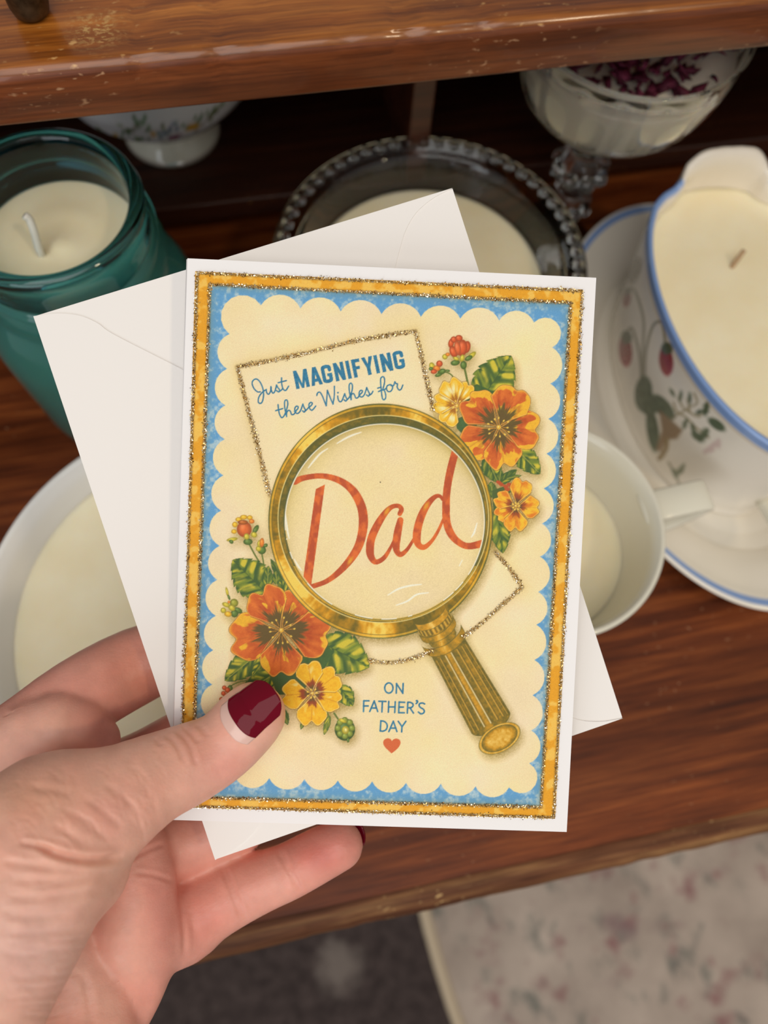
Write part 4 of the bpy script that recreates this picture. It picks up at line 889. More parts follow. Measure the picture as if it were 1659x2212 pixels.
    J = [[(228, 885), (180, 885), (120, 830), (85, 750), (95, 690), (150, 655), (210, 690), (260, 780), (285, 880), (285, 980), (260, 1070), (225, 1092), (195, 1070), (195, 1010), (220, 950), (270, 890), (335, 845)],
         [(335, 845), (345, 900), (378, 928), (410, 880), (420, 795)], [(420, 795), (428, 860), (455, 908), (490, 875), (520, 765)], [(520, 765), (545, 812), (574, 850), (560, 886), (515, 862)], [(560, 884), (600, 860), (622, 835)], [(610, 635), (610, 720), (625, 800), (650, 850), (690, 855), (735, 785)], [(550, 722), (695, 685)],
         [(548, 1115), (555, 1200), (575, 1290), (610, 1345), (650, 1320), (690, 1230), (720, 1120), (715, 1050), (690, 1030), (665, 1060), (665, 1150), (680, 1240), (700, 1325)], [(505, 1222), (630, 1185)], [(700, 1325), (705, 1250), (740, 1215), (770, 1240), (790, 1290), (830, 1285), (870, 1230)],
         [(840, 1235), (895, 1195), (905, 1150), (870, 1145), (845, 1190), (860, 1255), (900, 1272), (950, 1220), (990, 1105)], [(990, 1105), (1010, 1160), (1035, 1210), (1015, 1248), (985, 1225)], [(1025, 1235), (1060, 1205), (1095, 1165), (1140, 1130), (1160, 1090), (1130, 1075), (1100, 1110), (1110, 1180), (1150, 1215), (1190, 1180), (1220, 1140)],
         [(1240, 950), (1255, 905), (1295, 893), (1335, 950), (1375, 1050), (1408, 1135)], [(1408, 1135), (1430, 860)], [(1430, 860), (1480, 990), (1530, 1103)], [(1530, 1103), (1552, 960), (1555, 785)]]
    glyph_strokes(P, J, 535, 740, s, 2.9, ink, p_)
    K2 = [[(245, 960), (255, 1020), (280, 1060), (320, 1045), (370, 920)], [(370, 920), (390, 975), (410, 1015), (390, 1050), (360, 1028)], [(400, 1040), (450, 985), (500, 870), (508, 770), (480, 730), (452, 765), (455, 880), (485, 1025)], [(485, 1025), (490, 940), (525, 915), (550, 950), (570, 995), (605, 988), (640, 940)], [(625, 940), (675, 905), (685, 865), (655, 860), (630, 900), (640, 960), (680, 977), (725, 930), (765, 810)], [(765, 810), (790, 870), (815, 925), (795, 962), (760, 940)], [(805, 950), (850, 920), (875, 875)],
          [(1048, 855), (1075, 760), (1085, 690), (1075, 630), (1045, 615), (1015, 650), (1015, 750), (1030, 900), (1045, 1000), (1075, 1027), (1105, 985), (1095, 900), (1060, 850), (975, 880)], [(960, 820), (1020, 803)], [(1060, 848), (1100, 835), (1120, 815)], [(1175, 757), (1130, 780), (1118, 835), (1150, 880), (1200, 870), (1228, 810), (1210, 765), (1175, 757)], [(1200, 775), (1245, 770), (1268, 705)], [(1268, 705), (1290, 738), (1315, 745), (1310, 800), (1340, 850), (1380, 838), (1410, 765)]]
    glyph_strokes(P, K2, 700, 740, s, 2.9, ink, p_); P.blob((700 + 250 / s, 740 + 900 / s), 1.9, 1.9, 0, INK, p_)
    p_ = ids_['word_c']; e1 = np.array((.982, -.191)); e2 = np.array((-.20, -.98)); o_ = np.array((640.5, 841.0))
    def G(polys=(), strokes=(), x0=0, w_=24, sw=7.6):
        for q in polys: P.poly([tuple(o_ + e1 * (x0 + a * w_) + e2 * (b * 39.5)) for a, b in q], ink, p_)
        for q in strokes: P.stroke([tuple(o_ + e1 * (x0 + a * w_) + e2 * (b * 39.5)) for a, b in q], sw, ink, p_)
    rc_f = lambda a, b, c, d: [(a, b), (c, b), (c, d), (a, d)]
    Np = [rc_f(0, 0, .34, 1), rc_f(.66, 0, 1, 1), [(0, 1), (.34, 1), (1, 0), (.66, 0)]]
    Gs = [[(.83, .70), (.80, .86), (.5, .905), (.2, .86), (.17, .7), (.17, .3), (.2, .14), (.5, .095), (.80, .14), (.83, .30), (.83, .42)]]
    G([rc_f(0, 0, .25, 1), rc_f(.75, 0, 1, 1), [(0, 1), (.25, 1), (.58, 0), (.42, 0)], [(.75, 1), (1, 1), (.58, 0), (.42, 0)]], (), 0, 30)
    G([[(0, 0), (.30, 0), (.64, 1), (.34, 1)], [(1, 0), (.70, 0), (.36, 1), (.66, 1)], rc_f(.2, .19, .8, .36)], (), 33.5, 25); G([rc_f(.52, .36, 1, .52)], Gs, 60, 22); G(Np, (), 87.5, 22); G([rc_f(0, 0, 1, 1)], (), 114.5, 7.6)
    G([rc_f(0, 0, .48, 1), rc_f(0, .82, 1.1, 1), rc_f(0, .43, 1.0, .60)], (), 127.5, 16); G([[(0, 1), (.33, 1), (.5, .62), (.67, 1), (1, 1), (.66, .40), (.66, 0), (.34, 0), (.34, .40)]], (), 149.5, 24.5); G([rc_f(0, 0, 1, 1)], (), 176.5, 7.6); G(Np, (), 190, 23.5); G([rc_f(.52, .36, 1, .52)], Gs, 217.5, 23)
    p_ = ids_['word_d']; s = 10.37
    T_ = [[(725 + 92 * math.cos(a), 265 + 113 * math.sin(a)) for a in np.linspace(0, 2 * PI, 25)], [(890, 380), (895, 165)], [(895, 165), (1037, 382)], [(1037, 382), (1045, 165)], [(158, 790), (165, 552)], [(165, 552), (280, 552)], [(160, 668), (262, 665)], [(298, 790), (398, 555)], [(398, 555), (475, 790)], [(332, 712), (445, 714)], [(500, 562), (660, 567)], [(580, 565), (568, 800)], [(722, 565), (712, 805)], [(868, 572), (855, 812)], [(715, 688), (860, 690)], [(955, 580), (945, 815)], [(1080, 585), (955, 580)], [(945, 815), (1070, 818)], [(950, 692), (1052, 692)],
          [(1150, 585), (1138, 825)], [(1150, 585), (1210, 588), (1262, 622), (1262, 670), (1215, 705), (1150, 705)], [(1195, 705), (1275, 825)], [(1352, 548), (1368, 565), (1362, 588), (1335, 612)], [(1525, 622), (1480, 600), (1420, 612), (1402, 655), (1432, 700), (1490, 735), (1518, 780), (1498, 825), (1440, 842), (1385, 802)], [(545, 1000), (532, 1225)], [(545, 1000), (620, 1012), (675, 1062), (688, 1130), (662, 1195), (600, 1228), (532, 1225)], [(725, 1238), (825, 1010)], [(825, 1010), (905, 1238)], [(762, 1160), (880, 1162)], [(935, 1010), (1020, 1130)], [(1105, 1010), (1020, 1130)], [(1020, 1130), (1012, 1245)]]
    glyph_strokes(P, T_, 770, 1460, s, 3.4, ink, p_); P.blob((770 + 1350 / s, 1460 + 552 / s), 2.6, 2.3, 0, INK, p_)
    H_ = smooth_curve([(795, 1450), (760, 1405), (690, 1390), (620, 1425), (597, 1495), (630, 1575), (700, 1650), (785, 1728)], 6); H2 = smooth_curve([(785, 1728), (880, 1655), (950, 1580), (987, 1495), (965, 1425), (895, 1395), (830, 1412), (795, 1450)], 6)
    P.poly([(770 + a / s, 1460 + b / s) for a, b in list(H_) + list(H2)[1:-1]], (212, 104, 58), ids_['heart'])

NAMES = [('leaf_a', 'leaf', 'broad leaf printed above the largest upper flower'), ('leaf_b', 'leaf', 'small dark leaf right of the upper red flower'), ('leaf_c', 'leaf', 'leaves around the small amber flower'), ('leaf_d', 'leaf', 'leaf under the left buds'), ('leaf_e', 'leaf', 'leaves left of the lower red flower'), ('leaf_f', 'leaf', 'broad leaf right of the lower red flower'), ('leaf_g', 'leaf', 'small leaves beside the yellow flower'),
         ('bud_a', 'bud', 'large red bud'), ('bud_b', 'bud', 'small red bud by the glitter line'), ('bud_c', 'bud', 'orange bud left of the lens'), ('bud_d', 'bud', 'tiny bud beside the lens'), ('bud_e', 'bud', 'yellow-green bud'), ('bud_f', 'bud', 'small red bud near the thumb'), ('bud_g', 'bud', 'green bud below the yellow flower'),
         ('flower_a', 'flower', 'upper red and yellow flower'), ('flower_b', 'flower', 'pale yellow flower by the lens'), ('flower_c', 'flower', 'small amber flower right of the lens'), ('flower_d', 'flower', 'lower red and yellow flower'), ('flower_e', 'flower', 'bright yellow flower beside the thumb'),
         ('magnifying_glass', 'magnifying_glass', 'golden printed magnifying glass'), ('word_a', 'lettering', 'large red-orange script word in the lens'), ('word_b', 'lettering', 'small blue script words'), ('word_c', 'lettering', 'bold blue capitals'), ('word_d', 'lettering', 'thin blue capitals in three lines'), ('heart', 'heart', 'small orange heart')]
ids_ = {k: i + 1 for i, (k, _, _) in enumerate(NAMES)}
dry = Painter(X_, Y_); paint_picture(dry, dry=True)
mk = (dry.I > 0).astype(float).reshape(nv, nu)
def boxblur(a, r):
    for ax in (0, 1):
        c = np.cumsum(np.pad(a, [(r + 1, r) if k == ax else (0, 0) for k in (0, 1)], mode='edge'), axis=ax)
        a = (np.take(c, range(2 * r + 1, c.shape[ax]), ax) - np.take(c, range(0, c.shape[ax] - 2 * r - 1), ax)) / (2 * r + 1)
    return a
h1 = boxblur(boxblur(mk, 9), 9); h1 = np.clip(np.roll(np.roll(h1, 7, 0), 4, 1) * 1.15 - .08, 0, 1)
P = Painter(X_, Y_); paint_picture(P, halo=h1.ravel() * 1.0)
# dark bed under the glitter lines
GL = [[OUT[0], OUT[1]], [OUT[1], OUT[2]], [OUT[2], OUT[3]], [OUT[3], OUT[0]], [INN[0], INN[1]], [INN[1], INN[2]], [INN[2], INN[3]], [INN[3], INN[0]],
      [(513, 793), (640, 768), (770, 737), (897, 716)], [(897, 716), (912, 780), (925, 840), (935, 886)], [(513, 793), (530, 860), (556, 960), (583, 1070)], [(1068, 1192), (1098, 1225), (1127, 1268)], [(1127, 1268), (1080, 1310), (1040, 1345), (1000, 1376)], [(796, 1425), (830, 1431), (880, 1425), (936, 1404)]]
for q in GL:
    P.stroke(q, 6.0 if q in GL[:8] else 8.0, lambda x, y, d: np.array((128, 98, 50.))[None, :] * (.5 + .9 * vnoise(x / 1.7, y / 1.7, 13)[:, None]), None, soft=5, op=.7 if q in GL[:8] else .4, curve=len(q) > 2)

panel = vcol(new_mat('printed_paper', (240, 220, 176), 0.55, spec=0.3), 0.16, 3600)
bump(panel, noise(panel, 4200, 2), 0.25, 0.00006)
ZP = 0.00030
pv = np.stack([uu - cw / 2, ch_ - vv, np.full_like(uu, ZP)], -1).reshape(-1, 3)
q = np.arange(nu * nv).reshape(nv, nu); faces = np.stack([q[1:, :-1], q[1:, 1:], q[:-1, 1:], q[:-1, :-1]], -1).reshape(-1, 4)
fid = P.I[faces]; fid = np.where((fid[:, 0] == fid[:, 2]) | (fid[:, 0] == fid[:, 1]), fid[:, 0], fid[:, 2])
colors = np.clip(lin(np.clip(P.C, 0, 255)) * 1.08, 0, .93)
def sub(name, k, parent, label=None):
    f = faces[fid == k]
    if len(f) == 0: return None
    used, inv = np.unique(f, return_inverse=True)
    o = link(name, pv[used], inv.reshape(-1, 4), panel, parent, smooth=False, colors=colors[used])
    if label: o['label'] = label
    return o
pic = sub('picture_panel', 0, card, 'printed picture panel with gold border, blue scalloped field and cream centre')
for k, (key, nm_, lb) in enumerate(NAMES): sub(nm_, k + 1, pic, lb)
# paper thickness of the panel
e = slab(u0, u1, v0, v1, 0.0, ZP - 0.00002); o_ = link('panel_edge', *e, new_mat('brown_paper_edge', (150, 104, 50), 0.7), pic, smooth=False); fix_normals(o_)

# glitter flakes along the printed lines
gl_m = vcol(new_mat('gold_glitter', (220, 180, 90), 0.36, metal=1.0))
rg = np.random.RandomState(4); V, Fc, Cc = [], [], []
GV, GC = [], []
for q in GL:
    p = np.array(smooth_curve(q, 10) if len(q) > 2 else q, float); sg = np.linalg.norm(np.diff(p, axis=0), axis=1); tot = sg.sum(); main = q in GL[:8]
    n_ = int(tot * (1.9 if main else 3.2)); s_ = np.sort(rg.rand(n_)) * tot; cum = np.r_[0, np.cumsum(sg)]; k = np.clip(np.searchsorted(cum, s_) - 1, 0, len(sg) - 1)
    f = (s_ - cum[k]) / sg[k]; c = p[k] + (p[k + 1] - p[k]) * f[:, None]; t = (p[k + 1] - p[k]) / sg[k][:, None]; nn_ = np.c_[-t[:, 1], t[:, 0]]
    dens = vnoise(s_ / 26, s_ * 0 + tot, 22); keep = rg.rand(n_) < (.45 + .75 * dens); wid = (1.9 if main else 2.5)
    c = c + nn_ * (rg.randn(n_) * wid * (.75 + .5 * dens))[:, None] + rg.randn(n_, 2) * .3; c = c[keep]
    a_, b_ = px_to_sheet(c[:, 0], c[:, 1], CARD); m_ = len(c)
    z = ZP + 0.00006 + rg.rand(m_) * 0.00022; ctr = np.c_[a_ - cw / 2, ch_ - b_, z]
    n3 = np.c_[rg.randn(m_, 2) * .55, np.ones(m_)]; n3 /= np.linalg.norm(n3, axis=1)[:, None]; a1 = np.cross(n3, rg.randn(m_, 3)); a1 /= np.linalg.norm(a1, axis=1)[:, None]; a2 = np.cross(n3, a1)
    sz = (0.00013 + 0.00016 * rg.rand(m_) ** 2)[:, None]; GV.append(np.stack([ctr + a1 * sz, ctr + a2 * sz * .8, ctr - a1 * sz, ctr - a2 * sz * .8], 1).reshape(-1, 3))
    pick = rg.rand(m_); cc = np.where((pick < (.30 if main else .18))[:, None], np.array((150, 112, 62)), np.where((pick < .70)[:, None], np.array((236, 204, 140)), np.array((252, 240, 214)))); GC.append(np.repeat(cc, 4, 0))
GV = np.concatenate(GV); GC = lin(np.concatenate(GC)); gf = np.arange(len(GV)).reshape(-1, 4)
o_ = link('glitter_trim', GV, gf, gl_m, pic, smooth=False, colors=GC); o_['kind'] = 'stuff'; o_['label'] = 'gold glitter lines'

# ------------------------------------------------------------------ envelope behind the card, its flap side towards the viewer
Oe, Ue, Ve, Ne, ew, eh = ENV
env_base = Oe + Ue * ew / 2 + Ve * eh
env = empty('envelope', env_base, 'white paper envelope with folded flaps, tilted behind the greeting card', 'envelope'); place(env, ENV, env_base)
env_m = new_mat('white_envelope_paper', (238, 234, 230), 0.7, spec=0.25); bump(env_m, noise(env_m, 2600, 3), 0.15, 0.00005)
_cw, _ch = cw, ch_
def eslab(poly, z0, z1, tri=False):
    n = len(poly); V = [(x - ew / 2, eh - y, z) for z in (z0, z1) for x, y in poly]
    return V, [tuple(range(n)), tuple(range(n, 2 * n))[::-1]] + [(i, (i + 1) % n, n + (i + 1) % n, n + i) for i in range(n)]
def add_e(name, poly, z0, z1, label=None):
    o = link(name, *eslab(poly, z0, z1), env_m, env, smooth=False); fix_normals(o)
    if label: o['label'] = label
add_e('back_panel', [(0, 0), (ew, 0), (ew, eh), (0, eh)], -0.0009, -0.0008)
def flap(x_of, y_sign, slope, reach):
    """flap folded in from a long edge: from each corner it runs in near the short edge, then turns towards the middle"""
    pts = smooth_curve([(0, 0), (0.006, 0.0011), (0.0115, 0.0034), (0.0155, 0.0068), (0.0185, 0.0108), (0.0185 + slope * 0.012, 0.0228), (0.0185 + slope * reach * .6, 0.0108 + reach * .6), (0.0185 + slope * reach, 0.0108 + reach)], 5)
    up = [(x_of(x), y) for x, y in pts]; dn = [(x_of(x), eh - y) for x, y in pts][::-1]
    return up + dn
add_e('pocket_panel', [(0, 0.0002), (ew, 0.0002), (ew, eh - 0.0002), (0, eh - 0.0002)], -0.00062, -0.00055)
rf = np.array(flap(lambda x: ew - x, 1, .64, 0.050)); nf = len(rf)     # seam of the flap that lies over the right one
V_ = [(x - ew / 2, eh - y, z) for z in (-0.00050, -0.00028) for x, y in rf] + [(0.0004 - ew / 2, eh - y, z) for z in (-0.00050, -0.00028) for x, y in rf]
Fc_ = []
for i in range(nf - 1): Fc_ += [(nf + i, nf + i + 1, 3 * nf + i + 1, 3 * nf + i), (i, 2 * nf + i, 2 * nf + i + 1, i + 1), (i, i + 1, nf + i + 1, nf + i)]
bo = link('bottom_flap', V_, Fc_, env_m, env, smooth=False); fix_normals(bo)
add_e('closing_flap', flap(lambda x: x, 1, 1.0, 0.052), -0.00020, 0.00004)
# ------------------------------------------------------------------ left hand holding card and envelope (one continuous surface)
# joints are (photo x, photo y, depth mm, radius mm); everything is worked out in millimetres along camera axes
def cm(px, py, d): return np.array([(px - CX) / F * d, -(py - CY) / F * d, d])
def J(px, py, d, rpx): return np.r_[cm(px, py, d), rpx * d / F]
def plane_mm(Fm, off):
    n = R.T @ Fm[3]; p = (R.T @ (Fm[0] - EYE)) * 1000; return n, p @ n + off       # signed: n.x - c > 0 on the viewer's side
thumb = [J(112, 1795, 170, 152), J(215, 1748, 173, 124), J(325, 1686, 180, 97), J(412, 1648, 185, 86), J(480, 1612, 187.5, 76), J(528, 1564, 188, 75), J(546, 1545, 188, 71)]
heel = [J(112, 1795, 170, 150), J(50, 1880, 166, 190), J(-18, 1990, 162, 204), J(-100, 2140, 160, 208), J(-220, 2380, 162, 225), J(-420, 2700, 170, 250)]
palm_a = [J(278, 1845, 204, 84), J(292, 1920, 202, 86), J(292, 2005, 201, 90), J(308, 2075, 201, 68), J(306, 2140, 200, 48), J(296, 2200, 199, 30)]
palm_b = [J(110, 2000, 198, 104), J(150, 2060, 198, 100), J(190, 2130, 197.5, 100), J(196, 2200, 195, 102), J(170, 2300, 190, 118), J(60, 2440, 184, 150), J(-80, 2640, 178, 190)]
web = [J(-20, 1700, 202, 118), J(110, 1780, 206, 110), J(215, 1850, 207, 100), J(235, 1960, 207, 95), J(220, 2060, 206, 90)]
mid_p = [J(40, 1850, 204, 140), J(60, 2050, 202, 140), J(20, 2300, 192, 160)]
pad_i = [J(20, 1640, 200, 104), J(128, 1578, 197, 86), J(198, 1602, 200, 60)]
index_ = [J(-60, 1690, 197, 112), J(58, 1602, 201, 98), J(172, 1508, 207, 88), J(296, 1438, 216.5, 83), J(430, 1385, 217, 68), J(550, 1345, 215, 60)]
middle = [J(110, 1790, 204, 95), J(215, 1700, 211, 78), J(325, 1640, 218, 68), J(470, 1560, 219, 66), J(610, 1500, 217, 58)]
ringf = [J(262, 1850, 208, 86), J(335, 1838, 214, 74), J(445, 1806, 219, 70), J(590, 1725, 219, 66), J(730, 1650, 217, 58)]
pinky = [J(318, 2010, 206, 92), J(392, 1992, 213, 86), J(445, 1960, 214, 75), J(503, 1931, 214, 68), J(570, 1903, 213.5, 61), J(626, 1880, 213, 58), J(690, 1846, 212, 56), J(732, 1826, 211.5, 52)]
VOX = 0.85
lo_ = np.array([-165., -190., 128.]); hi_ = np.array([2., -18., 236.])
gx_ = [np.arange(lo_[k], hi_[k], VOX) for k in range(3)]
GX, GY, GZ = np.meshgrid(*gx_, indexing='ij', sparse=True)
GX = GX.astype(np.float32); GY = GY.astype(np.float32); GZ = GZ.astype(np.float32)
def chain_sdf(ch, X, Y, Z, sm=None):
    out = None
    for a, b in zip(ch[:-1], ch[1:]):
        e = b[:3] - a[:3]; L2 = float(e @ e)
        t = np.clip(((X - a[0]) * e[0] + (Y - a[1]) * e[1] + (Z - a[2]) * e[2]) / L2, 0, 1)
        d = np.sqrt((X - a[0] - e[0] * t) ** 2 + (Y - a[1] - e[1] * t) ** 2 + (Z - a[2] - e[2] * t) ** 2) - (a[3] + (b[3] - a[3]) * t)
        out = d if out is None else np.minimum(out, d) if sm is None else smin(out, d, sm)
    return out
def smin(a, b, k):
    h = np.clip(0.5 + 0.5 * (b - a) / k, 0, 1); return b * (1 - h) + a * h - k * h * (1 - h)
def smax(a, b, k): return -smin(-a, -b, k)
def refine(ch, n=4): return list(smooth_curve(np.array(ch), n))
def hand_sdf(X, Y, Z):
    c = lambda ch: chain_sdf(refine(ch, 3), X, Y, Z)
    nC, cC = plane_mm(CARD, 0.5); front = (nC[0] * X + nC[1] * Y + nC[2] * Z) - cC         # > 0 in front of the card
    nE, cE = plane_mm(ENV, -1.2); envs = (nE[0] * X + nE[1] * Y + nE[2] * Z) - cE           # > 0 in front of the envelope back
    nB, cB = plane_mm(CARD, -2.6); cb = (nB[0] * X + nB[1] * Y + nB[2] * Z) - cB            # > 0 in front of the card back
    th = c(thumb)
    th = np.where(X > -62, smax(th, -front, 1.2), th)
    hl = c(heel); out = smin(th, hl, 7.0)
    # thenar fold bulge under the thumb
    out = smin(out, chain_sdf([J(120, 1880, 163, 112), J(205, 1895, 172, 66)], X, Y, Z), 4.0)
    pl = smin(c(palm_a), c(web), 3.0); pl = smin(pl, c(palm_b), 0.8); pl = smin(pl, c(mid_p), 8.0)
    ix = c(index_); ixc = smax(ix, envs, 1.5); ix = np.where(X > -75, ixc, ix)
    md = c(middle); rg_ = c(ringf); md = smax(md, envs, 1.5); rg_ = smax(rg_, np.where(X > -62, envs, -99), 1.5)
    pk = c(pinky); pk = smax(pk, np.where(X > -45, cb, -99), 1.5)
    pl = smin(pl, ix, 5.0); pl = smin(pl, c(pad_i), 0.9); pl = smin(pl, md, 3.0); pl = smin(pl, rg_, 2.2); pl = smin(pl, pk, 2.2)
    return smin(out, pl, 1.2)
S = hand_sdf(GX, GY, GZ)
def surface_nets(S, org, h):
    nx, ny, nz = S.shape; ins = S < 0; c = np.zeros((nx - 1, ny - 1, nz - 1), np.int8)
    for i in (0, 1):
        for j in (0, 1):
            for k in (0, 1): c += ins[i:nx - 1 + i, j:ny - 1 + j, k:nz - 1 + k]
    act = (c > 0) & (c < 8); idx = -np.ones(act.shape, np.int64); idx[act] = np.arange(act.sum()); I = np.argwhere(act)
    pos = np.zeros((len(I), 3)); cnt = np.zeros(len(I)); corners = [(i, j, k) for i in (0, 1) for j in (0, 1) for k in (0, 1)]
    val = {q: S[I[:, 0] + q[0], I[:, 1] + q[1], I[:, 2] + q[2]] for q in corners}
    for a in corners:
        for ax in range(3):
            if a[ax]: continue
            b = list(a); b[ax] = 1; b = tuple(b); va, vb = val[a], val[b]; m = (va < 0) != (vb < 0); t = np.where(m, va / np.where(m, va - vb, 1), 0)
            p = np.tile(np.array(a, float), (len(I), 1)); p[:, ax] += t; pos[m] += p[m]; cnt[m] += 1
    V = (I + pos / cnt[:, None]) * h + org; Fq = []
    for ax in range(3):
        o1, o2 = [(1, 2), (2, 0), (0, 1)][ax]
        sl = [slice(1, -1)] * 3; sl[ax] = slice(0, -1)
        a = ins[tuple(slice(1, n - 1) if k != ax else slice(0, n - 1) for k, n in enumerate(S.shape))]; b = ins[tuple(slice(1, n - 1) if k != ax else slice(1, n) for k, n in enumerate(S.shape))]
        E_ = np.argwhere(a != b); off = np.array([1 if k != ax else 0 for k in range(3)]); base = E_ + off; inside_a = a[a != b]
        def g(d1, d2): q = base.copy(); q[:, o1] -= d1; q[:, o2] -= d2; return idx[q[:, 0], q[:, 1], q[:, 2]]
        quad = np.stack([g(1, 1), g(0, 1), g(0, 0), g(1, 0)], 1); quad[~inside_a] = quad[~inside_a][:, ::-1]; Fq.append(quad)
    return V, np.concatenate(Fq)
HV, HF = surface_nets(S, lo_, VOX); del S
HF = HF[(HF >= 0).all(1)]
me = bpy.data.meshes.new('hand_base'); me.vertices.add(len(HV)); me.vertices.foreach_set('co', HV.astype(np.float32).ravel()); me.loops.add(len(HF) * 4); me.loops.foreach_set('vertex_index', HF.astype(np.int32).ravel())
me.polygons.add(len(HF)); me.polygons.foreach_set('loop_start', np.arange(0, len(HF) * 4, 4, dtype=np.int32)); me.update(calc_edges=True)
tmp = bpy.data.objects.new('hand_base', me); COL.objects.link(tmp)
sm_ = tmp.modifiers.new('smooth', 'SMOOTH'); sm_.iterations = 5; sm_.factor = 0.5
ss_ = tmp.modifiers.new('sub', 'SUBSURF'); ss_.levels = 1
dg = bpy.context.evaluated_depsgraph_get(); ev = tmp.evaluated_get(dg); m2 = ev.to_mesh()
n_ = len(m2.vertices); HV = np.zeros(n_ * 3, np.float32); m2.vertices.foreach_get('co', HV); HV = HV.reshape(-1, 3).astype(float)
NV = np.zeros(n_ * 3, np.float32); m2.vertices.foreach_get('normal', NV); NV = NV.reshape(-1, 3).astype(float)
HF = np.zeros(len(m2.polygons) * 4, np.int32); m2.loops.foreach_get('vertex_index', HF); HF = HF.reshape(-1, 4).copy()
ev.to_mesh_clear(); bpy.data.objects.remove(tmp)

# skin folds and creases: (points in the photo, half width px, depth mm, depth range mm)
hx, hy, hz = CX + F * HV[:, 0] / HV[:, 2], CY - F * HV[:, 1] / HV[:, 2], HV[:, 2]
facing = -(NV * (HV / np.linalg.norm(HV, axis=1)[:, None])).sum(1) > 0.05
def crease(pts, wpx, dep, zr=(0, 999)):
    p = smooth_curve(np.array(pts, float), 6) if len(pts) > 2 else np.array(pts, float); mgn = wpx * 3
    i = np.nonzero(facing & (hz > zr[0]) & (hz < zr[1]) & (hx > p[:, 0].min() - mgn) & (hx < p[:, 0].max() + mgn) & (hy > p[:, 1].min() - mgn) & (hy < p[:, 1].max() + mgn))[0]
    if not len(i): return
    d = np.full(len(i), 1e9); tt = np.zeros(len(i)); n = len(p) - 1
    for k, (a, b) in enumerate(zip(p[:-1], p[1:])):
        e = b - a; wx, wy = hx[i] - a[0], hy[i] - a[1]; t = np.clip((wx * e[0] + wy * e[1]) / (e @ e + 1e-9), 0, 1); dd = np.hypot(wx - e[0] * t, wy - e[1] * t); q = dd < d; d[q] = dd[q]; tt[q] = ((k + t) / n)[q]
    tap = np.clip(np.minimum(tt, 1 - tt) * 6, 0, 1)
    HV[i] -= NV[i] * (dep * tap * (np.exp(-(d / wpx) ** 2) - .30 * np.exp(-((d - wpx * 2.0) / wpx) ** 2)))[:, None]
TH, BK = (0, 193), (192, 999)
for c in ([(350, 1583), (372, 1598), (388, 1622), (398, 1650)], [(372, 1573), (395, 1590), (412, 1612), (420, 1640), (424, 1655)], [(392, 1568), (414, 1588), (428, 1606)], [(425, 1562), (440, 1578), (448, 1592)], [(335, 1592), (348, 1612)]): crease(c, 5.5, 0.26, TH)
crease([(75, 1825), (110, 1840), (150, 1852), (195, 1858), (235, 1856), (268, 1846)], 8, 1.0, TH)
crease([(40, 1820), (85, 1828), (120, 1838)], 6, .5, TH)
for c in ([(130, 1745), (170, 1765), (205, 1790), (235, 1815)], [(175, 1720), (215, 1745), (250, 1775), (265, 1790)], [(110, 1780), (150, 1800), (190, 1830)], [(60, 1700), (110, 1705), (160, 1715)], [(220, 1690), (260, 1715), (290, 1745)], [(20, 1905), (80, 1902), (150, 1905), (215, 1890)], [(10, 1935), (90, 1938), (170, 1930), (225, 1920)], [(0, 1975), (80, 1982), (160, 1972)], [(0, 2010), (90, 2020), (170, 2000)], [(0, 2060), (70, 2066), (150, 2046)], [(0, 1860), (60, 1868), (120, 1876)], [(20, 2110), (80, 2112), (120, 2098)]): crease(c, 8, 0.22, TH)
rw = random.Random(8)
for k in range(60):     # fine irregular lines over the thumb and its base
    x0, y0 = rw.uniform(0, 330), 0; y0 = rw.uniform(1680 - x0 * .22, 1830 - x0 * .12); l_ = rw.uniform(18, 60); a_ = rw.uniform(.35, 1.0)
    crease([(x0, y0), (x0 + l_ * .5 * math.cos(a_), y0 + l_ * .5 * math.sin(a_)), (x0 + l_ * math.cos(a_ + .25), y0 + l_ * math.sin(a_ + .25))], rw.uniform(3, 5), rw.uniform(.03, .10), TH)
for k in range(34):     # skin lines across the wrist side of the thumb
    y0 = 1900 + k * 9 + rw.uniform(-5, 5); x0 = rw.uniform(-10, 90); l_ = rw.uniform(50, 130)
    crease([(x0, y0), (x0 + l_ * .5, y0 + rw.uniform(-3, 6)), (x0 + l_, y0 - rw.uniform(0, 10))], rw.uniform(3.5, 6), rw.uniform(.04, .12), TH)
crease([(5, 1545), (40, 1560), (85, 1590), (125, 1625), (150, 1645)], 8, .7, BK); crease([(25, 1540), (60, 1555), (85, 1578)], 6, .25, BK); crease([(0, 1580), (50, 1605), (100, 1640)], 6, .4, BK)
crease([(85, 1520), (78, 1555), (90, 1580)], 6, .4, BK)
crease([(268, 1862), (300, 1845), (335, 1830), (355, 1822)], 5, .3, BK); crease([(290, 1885), (330, 1890), (378, 1905)], 5, .25, BK)
crease([(178, 2100), (188, 2140), (194, 2180), (196, 2230)], 9, .3, (178, 999))
for dx in (0, 9): crease([(478 + dx, 1872 - dx * .4), (492 + dx, 1910), (508 + dx, 1950), (524 + dx, 1992)], 4.5, .34, BK); 
for dx in (0, 8): crease([(600 + dx, 1836 - dx * .4), (614 + dx, 1868), (632 + dx, 1900), (646 + dx, 1930)], 4.5, .36, BK)
crease([(384, 1905), (392, 1960), (398, 2020), (398, 2070)], 6, .3, BK)

